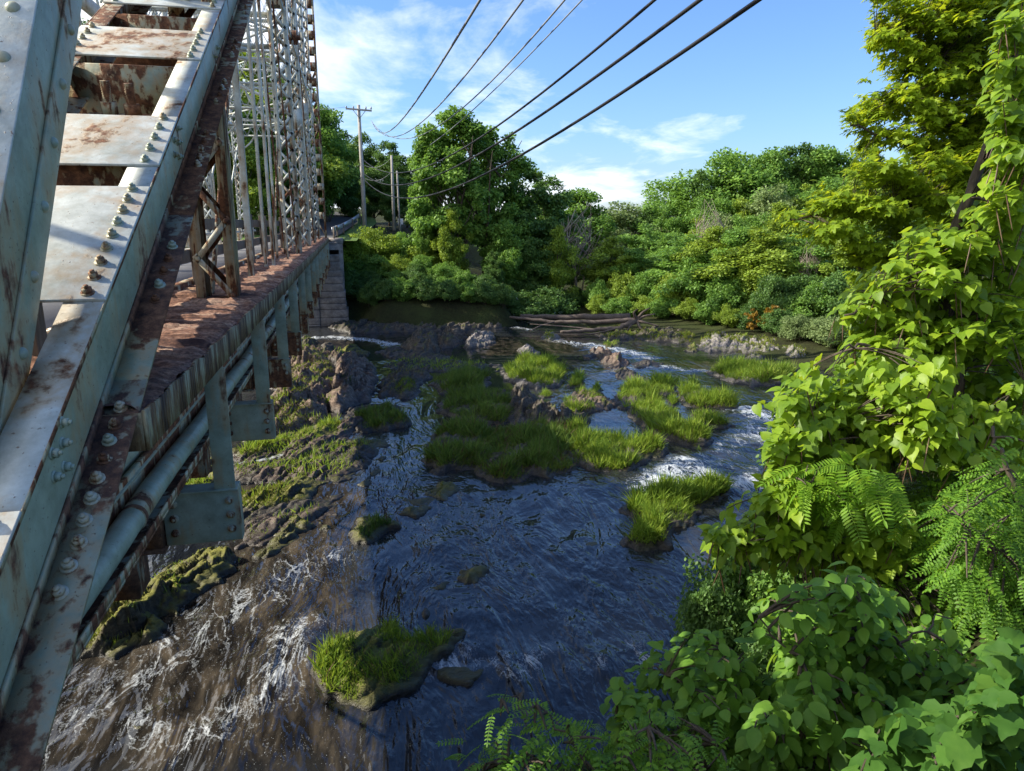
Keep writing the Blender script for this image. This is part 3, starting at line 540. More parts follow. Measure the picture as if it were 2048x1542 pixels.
for q, (pl, H_, lb, mt) in enumerate([([(1395, 698), (1400, 675), (1440, 668), (1500, 680), (1540, 672), (1560, 690), (1580, 705), (1540, 712), (1470, 706), (1420, 704)], .42, 'largest pale grey rock shelf on the right bank', 'rock_pale'),
        ([(1560, 712), (1570, 690), (1600, 690), (1625, 708), (1610, 722), (1580, 722)], .5, 'pale rock block right of the grey shelf', 'rock_pale'), ([(1495, 718), (1500, 704), (1520, 704), (1528, 716), (1512, 722)], .35, 'dark grey boulder in front of the shelf', 'rock_pale'),
        ([(1505, 735), (1515, 724), (1535, 724), (1542, 736), (1520, 741)], .3, 'round pale boulder behind the bright grass islet', 'rock_pale'), ([(1370, 702), (1380, 690), (1400, 690), (1398, 704)], .3, 'mossy green rock left of the grey shelf', 'rock_moss'),
        ([(1260, 668), (1300, 655), (1360, 662), (1400, 675), (1390, 690), (1340, 684), (1290, 682)], .35, 'dark low rock bank right of the driftwood', 'rock'), ([(1190, 668), (1240, 655), (1275, 662), (1270, 680), (1220, 680)], .3, 'dark rock shelf under the driftwood', 'rock'),
        ([(1450, 712), (1470, 706), (1492, 712), (1480, 720), (1458, 719)], .2, 'small pale rock before the grey shelf', 'rock_pale')]):
    o = rock(lb, pl, H_, mt, 0, 40, 70 + q, edge=.6); o['group'] = BK
sh_ = islet('rock_shelf', 'long dark layered rock shelf along the far shaded bank', 'rock', [(655, 655), (670, 648), (760, 646), (850, 642), (950, 640), (1010, 645), (1010, 656), (930, 662), (800, 664), (700, 668)], .3, 'rock', strata=.8, seed=90)
# ================================================================== the truss bridge
XT = -1.40; XE = -.92; ZD = -.80; YA = 41.0; XF = -5.3      # truss plane, ledge edge, ledge top, far abutment, far truss
BR = empty('truss_bridge', (XT, 3.4, ZD), 'pale green steel truss bridge with rusted ledge and laced columns at the left', 'bridge')
ex, ez = np.array([1., 0, 0]), np.array([0, 0, 1.])
def hexbolt(mb, p, ax, r=.026, h=.03, wash=True):
    ax = nrm(ax); a = nrm(np.cross(ax, (.3, .5, .81))); b = np.cross(ax, a)
    if wash: mb.prism(p, a, b, ax, [(1.35 * r * math.cos(q * .524), 1.35 * r * math.sin(q * .524)) for q in range(12)], (-.004, .006))
    th = rng.random(); P = [(r * math.cos(q * 1.0472 + th), r * math.sin(q * 1.0472 + th)) for q in range(6)]
    mb.prism(p, a, b, ax, P, (.0055, h)); mb.prism(p, a, b, ax, [(.5 * r * math.cos(q * .785), .5 * r * math.sin(q * .785)) for q in range(8)], (h - .001, h + .012))
def dome(mb, p, ax, r=.03):
    ax = nrm(ax); a = nrm(np.cross(ax, (.3, .5, .81))); b = np.cross(ax, a); n = 14
    rings = [(1, -.004), (.97, .18), (.85, .42), (.6, .62), (.3, .73)]
    V = [p + (a * math.cos(q / n * 6.2832) + b * math.sin(q / n * 6.2832)) * r * k + ax * r * z for k, z in rings for q in range(n)] + [p + ax * r * .77]
    f = [(i * n + j, i * n + (j + 1) % n, (i + 1) * n + (j + 1) % n, (i + 1) * n + j) for i in range(4) for j in range(n)] + [(4 * n + j, 4 * n + (j + 1) % n, 5 * n) for j in range(n)]
    mb.add(V, f)
# ---- bolted inclined end post (about 28 degrees): two channels under batten plates
e1 = math.atan(.533); a1 = np.array([0, math.cos(e1), math.sin(e1)]); n1_ = np.array([0, -math.sin(e1), math.cos(e1)]); O1 = np.array([0, 4.26, 0])
XR, XL, DP = -1.10, -2.15, .30
EP = empty('end_post', (0, 0, 0)); EP.parent = BR
def s_of(px, py): return float(np.dot(atx(px, py, XR) - O1, a1))
fr = (O1, ex, a1, n1_)
S0, S1 = -3.6, 14
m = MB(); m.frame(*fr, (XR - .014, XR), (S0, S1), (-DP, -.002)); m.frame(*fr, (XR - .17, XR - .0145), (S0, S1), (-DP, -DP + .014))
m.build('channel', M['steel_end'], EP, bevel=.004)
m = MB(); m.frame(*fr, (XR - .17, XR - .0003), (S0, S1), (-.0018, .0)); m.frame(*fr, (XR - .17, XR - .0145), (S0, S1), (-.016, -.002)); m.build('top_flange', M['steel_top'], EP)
m = MB(); m.frame(*fr, (XR + .0003, XR + .004), (S0, S1), (-.020, .001)); m.build('rust_edge', M['steel_rusty'], EP)
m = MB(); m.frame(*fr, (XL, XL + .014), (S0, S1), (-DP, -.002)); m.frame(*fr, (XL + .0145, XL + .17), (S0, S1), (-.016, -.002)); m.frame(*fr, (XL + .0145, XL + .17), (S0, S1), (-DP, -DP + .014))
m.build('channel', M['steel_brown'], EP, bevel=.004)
SM = float(np.dot(onplane(262, 760, n1_, O1 - n1_ * DP) - O1, a1)); SU = float(np.dot(onplane(372, 430, n1_, O1 - n1_ * DP) - O1, a1))
for sa, sb, mt in ((S0, SM, 'steel_heavy'), (SM + .001, SU, 'steel_flange'), (SU + .001, S1, 'steel_heavy')):
    m = MB(); m.frame(*fr, (XR + .0005, XR + .155), (sa, sb), (-DP - .014, -DP)); m.frame(*fr, (XR + .0005, XR + .012), (sa, sb), (-DP + .0002, -DP + .045)); m.build('flange_angle', M[mt], EP)
bats = [(s_of(209, 605), s_of(295, 363)), (s_of(313, 322), s_of(352, 227)), (s_of(399, 116), s_of(421, 62)), (s_of(441, 24), s_of(441, 24) + 1.5), (s_of(441, 24) + 2.6, s_of(441, 24) + 3.5), (s_of(172, 695) - 2.2, s_of(172, 695) - .9)]
for q, (sa, sb) in enumerate(bats):
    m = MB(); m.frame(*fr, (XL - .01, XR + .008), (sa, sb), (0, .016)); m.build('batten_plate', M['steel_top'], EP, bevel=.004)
    k = max(4, int(round((sb - sa) / (.13 if q == 0 else .15)))) 
    for j in range(k):
        for xx in (XR - .075, XL + .09):
            b = MB(); hexbolt(b, O1 + ex * xx + a1 * (sa + .05 + (sb - sa - .1) * j / (k - 1)) + n1_ * .017, n1_ + .06 * rng.normal(size=3), .0225, .028); b.build('bolt', M['steel'] if j > 1 or q else M['steel_brown'], EP)
oF = O1 - n1_ * (DP - .004)
grp = [(345, 488), (338, 513), (329, 538), (320, 565), (312, 595), (242, 811), (231, 845), (219, 877), (209, 913), (195, 952), (184, 993), (169, 1036), (158, 1081), (138, 1127), (119, 1181), (413, 263), (409, 279), (404, 295), (399, 311), (395, 325), (449, 160), (444, 172), (440, 186), (434, 200), (471, 80), (468, 92), (464, 106), (492, 10), (489, 22)]
for px, py in grp:
    p_ = onplane(px, py + 6, n1_, O1 - n1_ * DP); p_[0] = float(np.clip(p_[0], XR + .05, XR + .11))
    b = MB(); hexbolt(b, p_, n1_ + .05 * rng.normal(size=3), .0225, .028); b.build('bolt', M['steel_brown'] if rng.random() < .65 or py > 1000 or py < 340 else M['steel'], EP)
for px, py in [(354, 256), (347, 279), (354, 284), (348, 309), (356, 313), (122, 845), (123, 886), (102, 907), (127, 934), (107, 954), (433, 95), (428, 112)]:
    p_ = atx(px, py, XR); b = MB(); hexbolt(b, p_, ex, .018, .025); b.build('bolt', M['steel'], EP)
# inner rusted diaphragms and the two threaded anchor rods seen through the gaps
for sm in ((bats[0][1] + bats[1][0]) / 2 + .25, bats[2][0] - .12, bats[2][1] + .55): m = MB(); m.frame(*fr, (XL + .02, XR - .18), (sm, sm + .014), (-DP - .3, -.02)); m.build('diaphragm', M['steel_rusty'], EP)
sm = (bats[1][1] + bats[2][0]) / 2
for dx in (0, .17):
    m = MB(); pb = O1 + ex * (-1.72 + dx) + a1 * (sm + .05 - dx * .2) - n1_ * .34; top = pb + nrm(n1_ + [0, .25, 0]) * .33
    ks = np.linspace(0, 1, 44); pts = pb + (top - pb) * ks[:, None]; m.tube(pts, np.where(np.arange(44) % 2, .036, .031), 12); m.build('anchor_rod', M['steel_brown'], EP)
    m = MB(); hexbolt(m, pb + (top - pb) * .25, top - pb, .062, .10); m.build('nut', M['steel_rusty'], EP)
m = MB(); m.frame(*fr, (-1.95, -1.38), (sm - .3, sm + .34), (-.37, -.34)); m.frame(*fr, (-1.86, -1.46), (sm - .16, sm + .2), (-.339, -.30)); m.build('anchor_plate', M['steel_dark'], EP, bevel=.004)
# ---- riveted steep brace rising between the channels (about 50 degrees)
XB = -1.30
L0, L1_ = atx(73, 0, XB), atx(0, 395, XB); R0, R1_ = atx(160, 0, XB), atx(59, 700, XB)
a2 = nrm(R0 - R1_); n2_ = np.array([0, -a2[2], a2[1]]); Lm = (L0 + L1_) / 2; D2 = float(np.dot(Lm - R1_, n2_)); s_lo = -.75
IB = empty('inclined_brace', (0, 0, 0)); IB.parent = BR
f2 = (np.array([0, R1_[1], R1_[2]]), ex, a2, n2_)
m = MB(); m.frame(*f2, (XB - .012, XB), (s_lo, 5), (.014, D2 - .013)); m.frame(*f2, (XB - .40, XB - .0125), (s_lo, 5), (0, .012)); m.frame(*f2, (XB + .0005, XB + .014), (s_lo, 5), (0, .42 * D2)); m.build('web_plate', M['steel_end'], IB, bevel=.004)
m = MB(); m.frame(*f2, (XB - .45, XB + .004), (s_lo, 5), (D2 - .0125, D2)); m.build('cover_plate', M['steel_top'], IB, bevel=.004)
for k in range(9):
    b = MB(); dome(b, f2[0] + ex * (XB - .085) + a2 * (-.30 + .30 * k) + n2_ * D2, n2_, .030); b.build('rivet', M['steel'], IB, True)
    b = MB(); dome(b, f2[0] + ex * (XB + .0145) + a2 * (-.42 + .36 * k) + n2_ * .22 * D2, ex, .026); b.build('rivet', M['steel'], IB, True)
# ---- ledge of flaking rust, fascia, deck
xs = np.arange(XE - 1.12, XE + .001, .028); ys = np.concatenate([np.arange(3.36, 12, .028), np.arange(12, YA + .3, .12)])
def ledge_z(x, y):
    ed = np.clip((XE - x) / .07, 0, 1); f_ = fbm(x * 2.2, y * 5.5, 0, 5, 101); fl = np.floor((f_ + 1) * 9) / 9 - 1
    z = ZD + .07 * (fl * .75 + f_ * .25) - .035 * (1 - ed) * (1 + fbm(x * 3, y * 6, 0, 3, 103))
    return z + .02 * fbm(x * 12, y * 16, 0, 3, 102) - .028 * (np.abs(((y - 3.3) / 1.33) % 1 - .5) > .485)
X, Y = np.meshgrid(xs, ys); nx, ny = len(xs), len(ys); V = np.stack([X.ravel(), Y.ravel(), ledge_z(X.ravel(), Y.ravel())], 1)
i = (np.arange(ny - 1)[:, None] * nx + np.arange(nx - 1)[None]).ravel(); q = np.stack([i, i + 1, i + nx + 1, i + nx], 1)
place('ledge', V, np.full(len(q), 4), q.ravel(), M['ledge'], BR)
m = MB(); m.box((XE - 1.1, XE - .012), (3.40, YA), (ZD - .16, ZD - .06)); m.build('ledge_beam', M['steel_dark'], BR)
m = MB(); ysf = np.arange(3.34, YA + .1, .05); rag = .022 * fbm(ysf * 4, 0 * ysf, 0, 4, 105)
for k in range(len(ysf) - 1): m.hexa([(XE - .01, ysf[k], ZD - .205), (XE + .006, ysf[k], ZD - .205), (XE + .006, ysf[k + 1], ZD - .205), (XE - .01, ysf[k + 1], ZD - .205), (XE - .01, ysf[k], ZD - .02 + rag[k]), (XE + .006, ysf[k], ZD - .02 + rag[k]), (XE + .006, ysf[k + 1], ZD - .02 + rag[k + 1]), (XE - .01, ysf[k + 1], ZD - .02 + rag[k + 1])])
m.box((XE - .5, XE - .011), (3.335, 3.36), (ZD - .205, ZD - .03)); m.build('fascia', M['fascia'], BR)
m = MB(); m.box((XF - .3, XE - 1.13), (1.0, YA + .2), (ZD - .36, ZD - .10)); m.build('roadway', M['deck'], BR)
for xx in (-2.1, -2.8, -3.5, -4.2, -4.9):
    m = MB(); m.box((xx - .09, xx + .09), (1.5, YA), (-1.24, -1.162)); m.box((xx - .02, xx + .02), (1.5, YA), (-1.62, -1.241)); m.box((xx - .1, xx + .1), (1.5, YA), (-1.65, -1.621)); m.build('stringer', M['steel_dark'], BR)
# curb angle line in front of the guard rail
m = MB(); m.box((-2.12, -1.99), (3.4, YA), (ZD - .095, ZD + .06)); m.build('curb', M['steel_rusty'], BR)
# ---- brackets: fascia posts on bolted needle-beam ends, one per panel
PY = [5.35 + 2.66 * k for k in range(14)]
for y in PY:
    if y > YA - .5: continue
    B = bpy.data.objects.new('bracket', None); COL.objects.link(B); B.parent = BR;
    m = MB(); zt, zb = -.955, -1.962
    m.prism((0, y, 0), ex, ez, (0, 1, 0), [(-1.055, zb), (-.905, zb), (-.905, zt - .07), (-1.055, zt)], (0, .012)); m.prism((0, y, 0), (0, 1, 0), ez, ex, [(.0125, zb), (.05, zb), (.05, zt - .05), (.0125, zt - .03)], (-1.055, -1.045)); m.build('post', M['steel'], B, bevel=.003)
    m = MB(); m.box((-1.43, -.893), (y + .02, y + .034), (-2.37, -1.966)); m.box((-1.43, -.893), (y - .02, y + .16), (-1.964, -1.95)); m.box((-1.43, -.893), (y + .0345, y + .15), (-2.385, -2.371)); m.box((-.907, -.893), (y + .0345, y + .16), (-2.37, -1.966)); m.build('connection_plate', M['steel_rusty'] if y > 9 else M['steel'], B, bevel=.003)
    if y < 20:
        for xx in (-.96, -1.36):
            for z_ in (-2.05, -2.165, -2.28):
                b = MB(); hexbolt(b, np.array([xx, y + .019, z_]), (0, -1, 0), .024, .026); b.build('bolt', M['steel_brown'], B)
    m = MB(); m.box((-2.3, -1.431), (y + .04, y + .07), (-2.38, -1.66)); m.box((-2.3, -1.431), (y - .06, y + .17), (-2.40, -2.381)); m.box((-2.3, -1.431), (y - .06, y + .17), (-1.659, -1.64)); m.box((-1.62, -1.44), (y - .05, y + .039), (-2.36, -1.68)); m.build('floor_beam', M['steel_dark'], BR)
    m = MB(); m.bar((-1.75, y + .1, -2.39), (-1.75, y + .1, -2.75), .22, .3, (0, 1, 0)); m.build('beam_bearing', M['steel_dark'], BR)
m = MB()
for dx in (-.12, .1): m.bar((XT + dx, 1.5, -1.50), (XT + dx, YA, -1.50), .03, .17); m.bar((XT + dx - .2, 1.5, -1.30), (XT + dx - .2, YA, -1.30), .03, .12)
m.build('bottom_chord', M['steel_rusty'], BR)
m = MB(); 
for k in range(8): m.bar((-1.3, 3.5 + 5.3 * k, -1.15), (XF, 3.5 + 5.3 * (k + 1), -1.9), .05, .05); m.bar((XF, 3.5 + 5.3 * k, -1.9), (-1.3, 3.5 + 5.3 * (k + 1), -1.9), .05, .05)
m.build('sway_rods', M['steel_dark'], BR)
# ---- truss members
HT = 14.0
def lattice(x0, x1, y0, y1, zb, zt, mat, pitch=.42, cross=False, plates=(), barw=.062, name='laced_column', both=True, axis='z', side=True):
    m = MB()
    fw = .10
    for xx, s_ in ((x0, 1), (x1, -1)):              # channels with webs facing sideways
        m.box((xx, xx + s_ * .012) if s_ > 0 else (xx - .012, xx), (y0, y1), (zb, zt))
        for yy, t_ in ((y0, 1), (y1, -1)): m.box((xx + .0125, xx + fw) if s_ > 0 else (xx - fw, xx - .0125), (yy, yy + .01) if t_ > 0 else (yy - .01, yy), (zb, zt))
    n = int((zt - zb) / pitch)
    for yy in ((y0 - .006, y1 + .006) if both else (y0 - .006,)):
        for k in range(n):
            za, zc = zb + .12 + k * pitch, zb + .12 + (k + 1) * pitch
            if any(pa - .05 < (za + zc) / 2 < pb + .05 for pa, pb in plates): continue
            A, B_ = ((x0 + .05, x1 - .05) if k % 2 else (x1 - .05, x0 + .05))
            m.bar((A, yy, za), (B_, yy, zc), .011, barw, (0, 1, 0)) if False else m.frame((A, yy, za), nrm((B_ - A, 0, zc - za)), nrm((-(zc - za), 0, B_ - A)), (0, 1, 0), (-.05, math.hypot(B_ - A, zc - za) + .05), (-barw / 2, barw / 2), (-.005, .005))
            if cross: m.frame((B_, yy - .0105 if yy < (y0 + y1) / 2 else yy + .0105, za), nrm((A - B_, 0, zc - za)), nrm((-(zc - za), 0, A - B_)), (0, 1, 0), (-.05, math.hypot(B_ - A, zc - za) + .05), (-barw / 2, barw / 2), (-.005, .005))
    for pa, pb in plates:
        for yy in (y0 - .008, y1 + .008): m.box((x0 + .002, x1 - .002), (yy - .006, yy + .006), (pa, pb))
    return m.build(name, mat, BR)
def rivets_on(x0, x1, y, zs, mat):
    m = MB()
    for q, z in enumerate(zs): dome(m, np.array([x0 + .05 if q % 2 else x1 - .05, y, z]), (0, -1, 0), .03)
    return m
col1 = lattice(-1.62, -1.20, 8.30, 8.62, ZD - .1, HT, M['steel_brown'], .40, False)
for k in range(12): m = MB(); dome(m, np.array([-1.57 if k % 2 else -1.25, 8.285, ZD + .02 + .40 * k]), (0, -1, 0), .03); m.build('lacing_rivet', M['steel_rusty'], col1, True)
XP = [9.7, 20.2, 25.6, 30.9, 36.2]
lattice(-1.64, -1.18, 20.1, 20.45, ZD, HT, M['steel_lattice'], .42, True, [(5.3, 5.85), (6.3, 6.85)])
for k, yy in enumerate((25.4, 30.7, 36.0)): lattice(-1.60, -1.20, yy, yy + .35, ZD, HT, M['steel_lattice'], .42, True, [(3.0 + k, 3.6 + k)])
lattice(-1.46, -1.00, 40.4, 40.9, ZD, HT + 2, M['steel_brown'], .7, False, [(.2 + .75 * k, .55 + .75 * k) for k in range(18)])
def rodpair(y, dx, w, zt=HT, mat='steel_lattice', name='hanger', dy=0, tw=.03):
    m = MB()
    for d in dx: m.bar((XT + d, y, ZD - .4), (XT + d * .9, y + dy, zt), w, tw, (0, 1, 0))
    return m.build(name, M[mat], BR, bevel=.004)
rodpair(11.5, (-.03,), .09, HT, 'steel_lattice', tw=.09)
rodpair(14.15, (-.09, .05), .05, tw=.13)
rodpair(16.9, (-.12, .1), .045, tw=.10)
for yy in (28.2, 38.6): rodpair(yy, (-.12, .1), .05, tw=.12)
for yb, yt in ((19.6, 13.0), (30.2, 23.5)):
    rodpair(yb, (-.16, .15), .035, HT, 'steel_rusty', 'diagonal', yt - yb, .12)
for yb, yt in ((20.8, 27.0),): rodpair(yb, (-.06, .06), .035, HT, 'steel_far', 'diagonal', yt - yb, .1)
# pinned mid-height joints of dark eyebar heads
for yy, zz_ in ((14.2, 4.35), (22.9, 5.2), (33.4, 6.0)):
    m = MB()
    for d in (-.34, -.24, -.13, .13, .24, .3): m.tube([(XT + d - .025, yy, zz_), (XT + d + .025, yy, zz_)], .19, 18)
    m.tube([(XT - .45, yy, zz_), (XT + .42, yy, zz_)], .07, 12); m.build('pin_joint', M['steel_dark'], BR, bevel=.004)
    m = MB(); m.bar((XT - .16, yy, zz_), (XT - .16, yy - 5.6, zz_ - 5.4), .035, .11); m.bar((XT + .18, yy, zz_), (XT + .18, yy + 5.6, zz_ + 5.4), .035, .11); m.build('diagonal', M['steel_brown'], BR)
# longitudinal laced struts at mid height of the near truss
for zz_ in (5.2,):
    m = MB()
    for dx in (-.15, .15): m.bar((XT + dx, 14, zz_), (XT + dx, 40.5, zz_), .05, .08)
    m.build('longitudinal_strut', M['steel_far'], BR)
# ---- far truss and overhead bracing
for k, yy in enumerate((9.8, 15.1, 20.4, 25.7, 31.0, 36.3, 40.6)):
    lattice(XF - .2, XF + .2, yy, yy + .35, ZD, HT - 1, M['steel_far'], .42, True, [(4 + .4 * k, 4.5 + .4 * k)])
for yy in (7.1, 12.4, 17.7, 23.0, 28.3, 33.6, 38.8):
    m = MB()
    for d in (-.12, .1): m.bar((XF + d, yy, ZD), (XF + d, yy, HT - 2), .05, .10, (0, 1, 0))
    m.bar((XF - .1, yy + .2, ZD), (XF - .1, yy - 6.5, HT - 3), .035, .1, (0, 1, 0)); m.bar((XF + .1, yy, ZD), (XF + .1, yy + 6, HT - 3), .035, .1, (0, 1, 0)); m.build('hanger', M['steel_far'], BR)
def strut(y, z, h, n=9):
    m = MB()
    for zz_ in (z, z + h):
        for dy in (0, .22): m.bar((XF + .2, y + dy, zz_), (XT - .25, y + dy, zz_), .07, .07)
    x = np.linspace(XF + .2, XT - .25, n + 1)
    for k in range(n):
        for dy in (0, .22):
            m.bar((x[k], y + dy, z), (x[k + 1], y + dy, z + h), .012, .06, (0, 1, 0)); m.bar((x[k + 1], y + dy + .012, z), (x[k], y + dy + .012, z + h), .012, .06, (0, 1, 0))
    return m.build('sway_strut', M['steel_far'], BR)
for yy in (15.1, 20.4, 25.7, 31.0, 36.3, 40.6): strut(yy, 4.4, .75); strut(yy, 7.6, .9)
for k in range(5):
    y0_, y1_ = 15.1 + 5.3 * k, 20.4 + 5.3 * k
    for z in (4.8, 8.0):
        for xa, xb in ((XF + .2, XT - .2), (XT - .2, XF + .2)): m = MB(); m.tube([(xa, y0_, z), (xb, y1_, z)], .028, 6); m.build('bracing_rod', M['steel_far'], BR)
    m = MB()
    for xx in (XF + .1,): m.bar((xx, y0_, 4.6), (xx, y1_, 4.6), .12, .3); m.bar((xx, y0_, 1.2), (xx, y1_, 4.6), .05, .1); m.bar((xx, y1_, 1.2), (xx, y0_, 4.6), .05, .1)
    m.build('bracing', M['steel_far'], BR)
    th = np.linspace(0, 1.57, 8)
    for x_, s_ in ((XF + .2, 1.3), (XT - .25, -1.3)): m = MB(); m.tube(np.stack([x_ + s_ * np.sin(th), np.full(8, y0_ + .1), 3.2 + 1.2 * (1 - np.cos(th))], 1), .04, 6); m.build('knee_brace', M['steel_far'], BR)
# ---- bridge guard rail (its own thing), pipe along the brackets
GR = empty('guard_rail', (-1.93, 3.6, ZD), 'brown timber guard rail along the road inside the near truss', 'guard rail')
for k in range(14):
    y = 4.6 + 2.66 * k + .1
    m = MB(); m.box((-1.98, -1.83), (y, y + .16), (ZD - .02, .16)); m.build('post', M['wood'], GR, bevel=.006)
for z0_ in (-.10, -.50):
    m = MB(); m.box((-2.06, -1.985), (3.6, YA), (z0_, z0_ + .16)); m.build('rail', M['wood'], GR, bevel=.006)
GF = empty('guard_rail', (XF + .55, 3.6, ZD), 'low steel railing on the far side of the bridge road', 'guard rail')
for k in range(15): m = MB(); y = 4 + 2.6 * k; m.box((XF + .45, XF + .55), (y, y + .1), (ZD - .1, .05)); m.build('post', M['steel_far'], GF)
for z0_ in (-.12, -.45): m = MB(); m.box((XF + .551, XF + .61), (3.6, YA), (z0_, z0_ + .1)); m.build('rail', M['steel_far'], GF)
PP = empty('pipe', (-1.0, 1.0, -1.31), 'pale green utility pipe slung under the ledge beside the brackets', 'pipe')
m = MB(); yy = np.arange(.5, YA + .3, .35); m.tube(np.stack([np.full_like(yy, -1.20), yy, -1.555 - .010 * np.sin(yy * 2.4)], 1), .068, 20); m.build('tube', M['pipe'] if 'pipe' in M else M['steel'], PP, True)
for y in [2.2, 3.9, 6.6, 9.3, 12, 14.6]:
    m = MB(); m.tube([(-1.20, y, -1.56), (-1.20, y + .05, -1.56)], .074, 20); m.build('band', M['steel_rusty'], PP, True)
m = MB(); m.box((-1.36, -1.345), (1.2, YA), (-1.46, -1.34)); m.box((-1.3445, -1.27), (1.2, YA), (-1.46, -1.448)); m.build('pipe_shelf_angle', M['steel'], BR)
m = MB(); m.box((-1.30, -1.10), (1.2, YA), (-1.66, -1.645)); m.box((-1.11, -1.10), (1.2, YA), (-1.6445, -1.60)); m.build('lower_shelf_angle', M['steel_rusty'], BR)
# ---- far stone abutment and wing wall
AB = empty('stone_abutment', (-.8, 41, WL), 'stepped stone block abutment under the far end of the bridge', 'abutment')
zc, q = WL - .3, 0
m = MB()
while zc < -1.1:
    hh = .30 + .16 * rng.random(); zt = min(zc + hh, -.9); off = .02 * (q % 3) - .075 * q * .5
    y = 40.2 + .05 * q
    while y < 47:
        L = .5 + .7 * rng.random(); j = .05 * rng.random(); m.box((-1.6, -.05 + off + j), (y, y + L - .015), (zc, zt - .015)); y += L
    x = -1.61
    while x > -6.5:
        L = .5 + .7 * rng.random(); m.box((x - L + .015, x), (40.15 + .05 * q - .05 * rng.random(), 41.5), (zc, zt - .015)); x -= L
    zc = zt; q += 1
m.build('stone_block', M['stone'], AB, bevel=.03)
m = MB(); m.box((-6.3, -.2), (40.75, 46.5), (WL - .3, -1.15)); m.box((-1.15, -.16), (41.32, 46), (-1.149, -.9)); m.build('core', M['stone'], AB)
NA = MB(); NA.box((-7, -.75), (-1.5, 2.2), (-6.2, -2.45)); NA.box((-7, -.75), (-1.5, 1.2), (-2.449, -1.2)); tag(NA.build('stone_abutment', M['stone']), 'stone abutment under the near end of the bridge', 'abutment')
# ================================================================== woodland trees and shrubs
SPRAY = [(0, 0, 0), (.36, .22, .05), (.24, .62, .02), (0, 1, -.10), (-.30, .60, .03), (-.34, .25, .05)]
SPRAY_F = [(0, 1, 2, 3), (0, 3, 4, 5)]
def crown(r, H, Rd, nclump, leaves, lf, zlo=.22, flat=.7, lobes=.35, tiers=0, hole=.0, tilt=0):
    # lumpy crown: clumps spread through an uneven envelope with gaps between them
    C = []; k = 0
    while len(C) < nclump and k < nclump * 40:
        k += 1
        u = nrm(r.normal(size=3)); rad = r.random() ** .38
        env = 1 + lobes * (vnoise(u[0] * 1.7 + 9, u[1] * 1.7, u[2] * 1.7, int(H * 7)) + .5 * vnoise(u[0] * 4, u[1] * 4, u[2] * 4 + 5, 3))
        zc = H * (zlo + (1 - zlo) * .5); vz = H * (1 - zlo) * .5
        sq = 1 - .35 * max(u[2], 0)
        c = np.array([u[0] * Rd * rad * env * sq + tilt * (u[2] * .5 + .5), u[1] * Rd * rad * env * sq, zc + u[2] * vz * rad * min(env, 1.08)])
        if hole and fbm(c[0] * .8 + 5, c[1] * .8, c[2] * .8, 2, 77) < -hole: continue
        C.append(c)
    C = np.array(C)
    if tiers: C[:, 2] = np.round(C[:, 2] / tiers) * tiers + r.normal(size=len(C)) * tiers * .12
    rc = Rd * (.20 + .16 * r.random(len(C))); n = (leaves * (rc / rc.mean()) ** 2 / len(C)).astype(int) + 1
    idx = np.repeat(np.arange(len(C)), n); N = len(idx)
    g = r.normal(size=(N, 3)); g = nrm(g) * (r.random((N, 1)) ** .45); g[:, 2] *= flat
    pos = C[idx] + g * rc[idx][:, None]
    ctr = np.array([0, 0, H * .5]); out = nrm(pos - ctr)
    nor = out * .55 + np.array([0, 0, .85]) + r.normal(size=(N, 3)) * .55 + g * .5
    axd = r.normal(size=(N, 3)) + out * .7 + np.array([0, 0, -.35])
    return C, leaves_geo(SPRAY, SPRAY_F, pos, axd, nor, lf * (.6 + .8 * r.random(N)))
def trunk_mb(r, H, Rd, C, tr=.16, top=.8, nl=16, multi=1):
    m = MB()
    for q in range(multi):
        off = r.normal(size=2) * .25 * (multi > 1); ln = r.normal(size=2) * (.07 if multi == 1 else .16) * H
        z = np.linspace(-.5, H * top, 9); pts = np.stack([off[0] + ln[0] * (z / H).clip(0) ** 1.4 + .10 * np.sin(z * .9 + q), off[1] + ln[1] * (z / H).clip(0) ** 1.4 + .1 * np.cos(z * .8 + q), z], 1)
        m.tube(pts, tr * (1.15 - np.linspace(0, .95, 9)) * (1 if multi == 1 else .7), 7)
        for c in C[r.permutation(len(C))[:nl // multi]]:
            b = pts[int(np.clip((c[2] / H - .18) / top * 8, 1, 7))]; md = (b + c) / 2 + [0, 0, -.05 * H * r.random()]
            m.tube([b, md, c], [tr * .42, tr * .26, tr * .08], 5)
    return m
VAR = {}
def variant(key, H, Rd, ncl, leaves, lf, mat, seed, zlo=.22, flat=.7, lobes=.35, tiers=0, hole=0, tr=.16, multi=1, nl=16, bark='bark', tilt=0):
    r = np.random.default_rng(seed)
    C, g = crown(r, H, Rd, ncl, leaves, lf, zlo, flat, lobes, tiers, hole, tilt)
    me = raw_mesh('crown_' + key, *g); me.materials.append(M[mat])
    t_ = trunk_mb(r, H, Rd, C, tr, nl=nl, multi=multi); mt = raw_mesh('trunk_' + key, np.concatenate(t_.v), t_.sz, t_.lp, True); mt.materials.append(M[bark])
    VAR[key] = (H, Rd, me, mt)
variant('round', 10, 3.0, 80, 22000, .215, 'lf_far', 1, hole=.08)
variant('broad', 10, 3.9, 95, 24000, .22, 'lf_far', 2, .18, .7, .6, hole=.08)
variant('yellow', 9, 3.1, 75, 20000, .205, 'lf_far_y', 3, .15, .7, .55, hole=.08)
variant('dark', 11, 3.0, 80, 21000, .22, 'lf_far_d', 4, .2, hole=.08)
variant('tier', 10, 3.1, 105, 14000, .25, 'lf_far_y', 5, .10, .55, .5, 1.6, .10)
variant('greyg', 9, 3.1, 100, 15000, .24, 'lf_far_g', 6, .12, .65, .35)
variant('tall', 13, 2.6, 100, 26000, .215, 'lf_far', 7, .18, .7, .5, 0, .10, multi=2, nl=24)
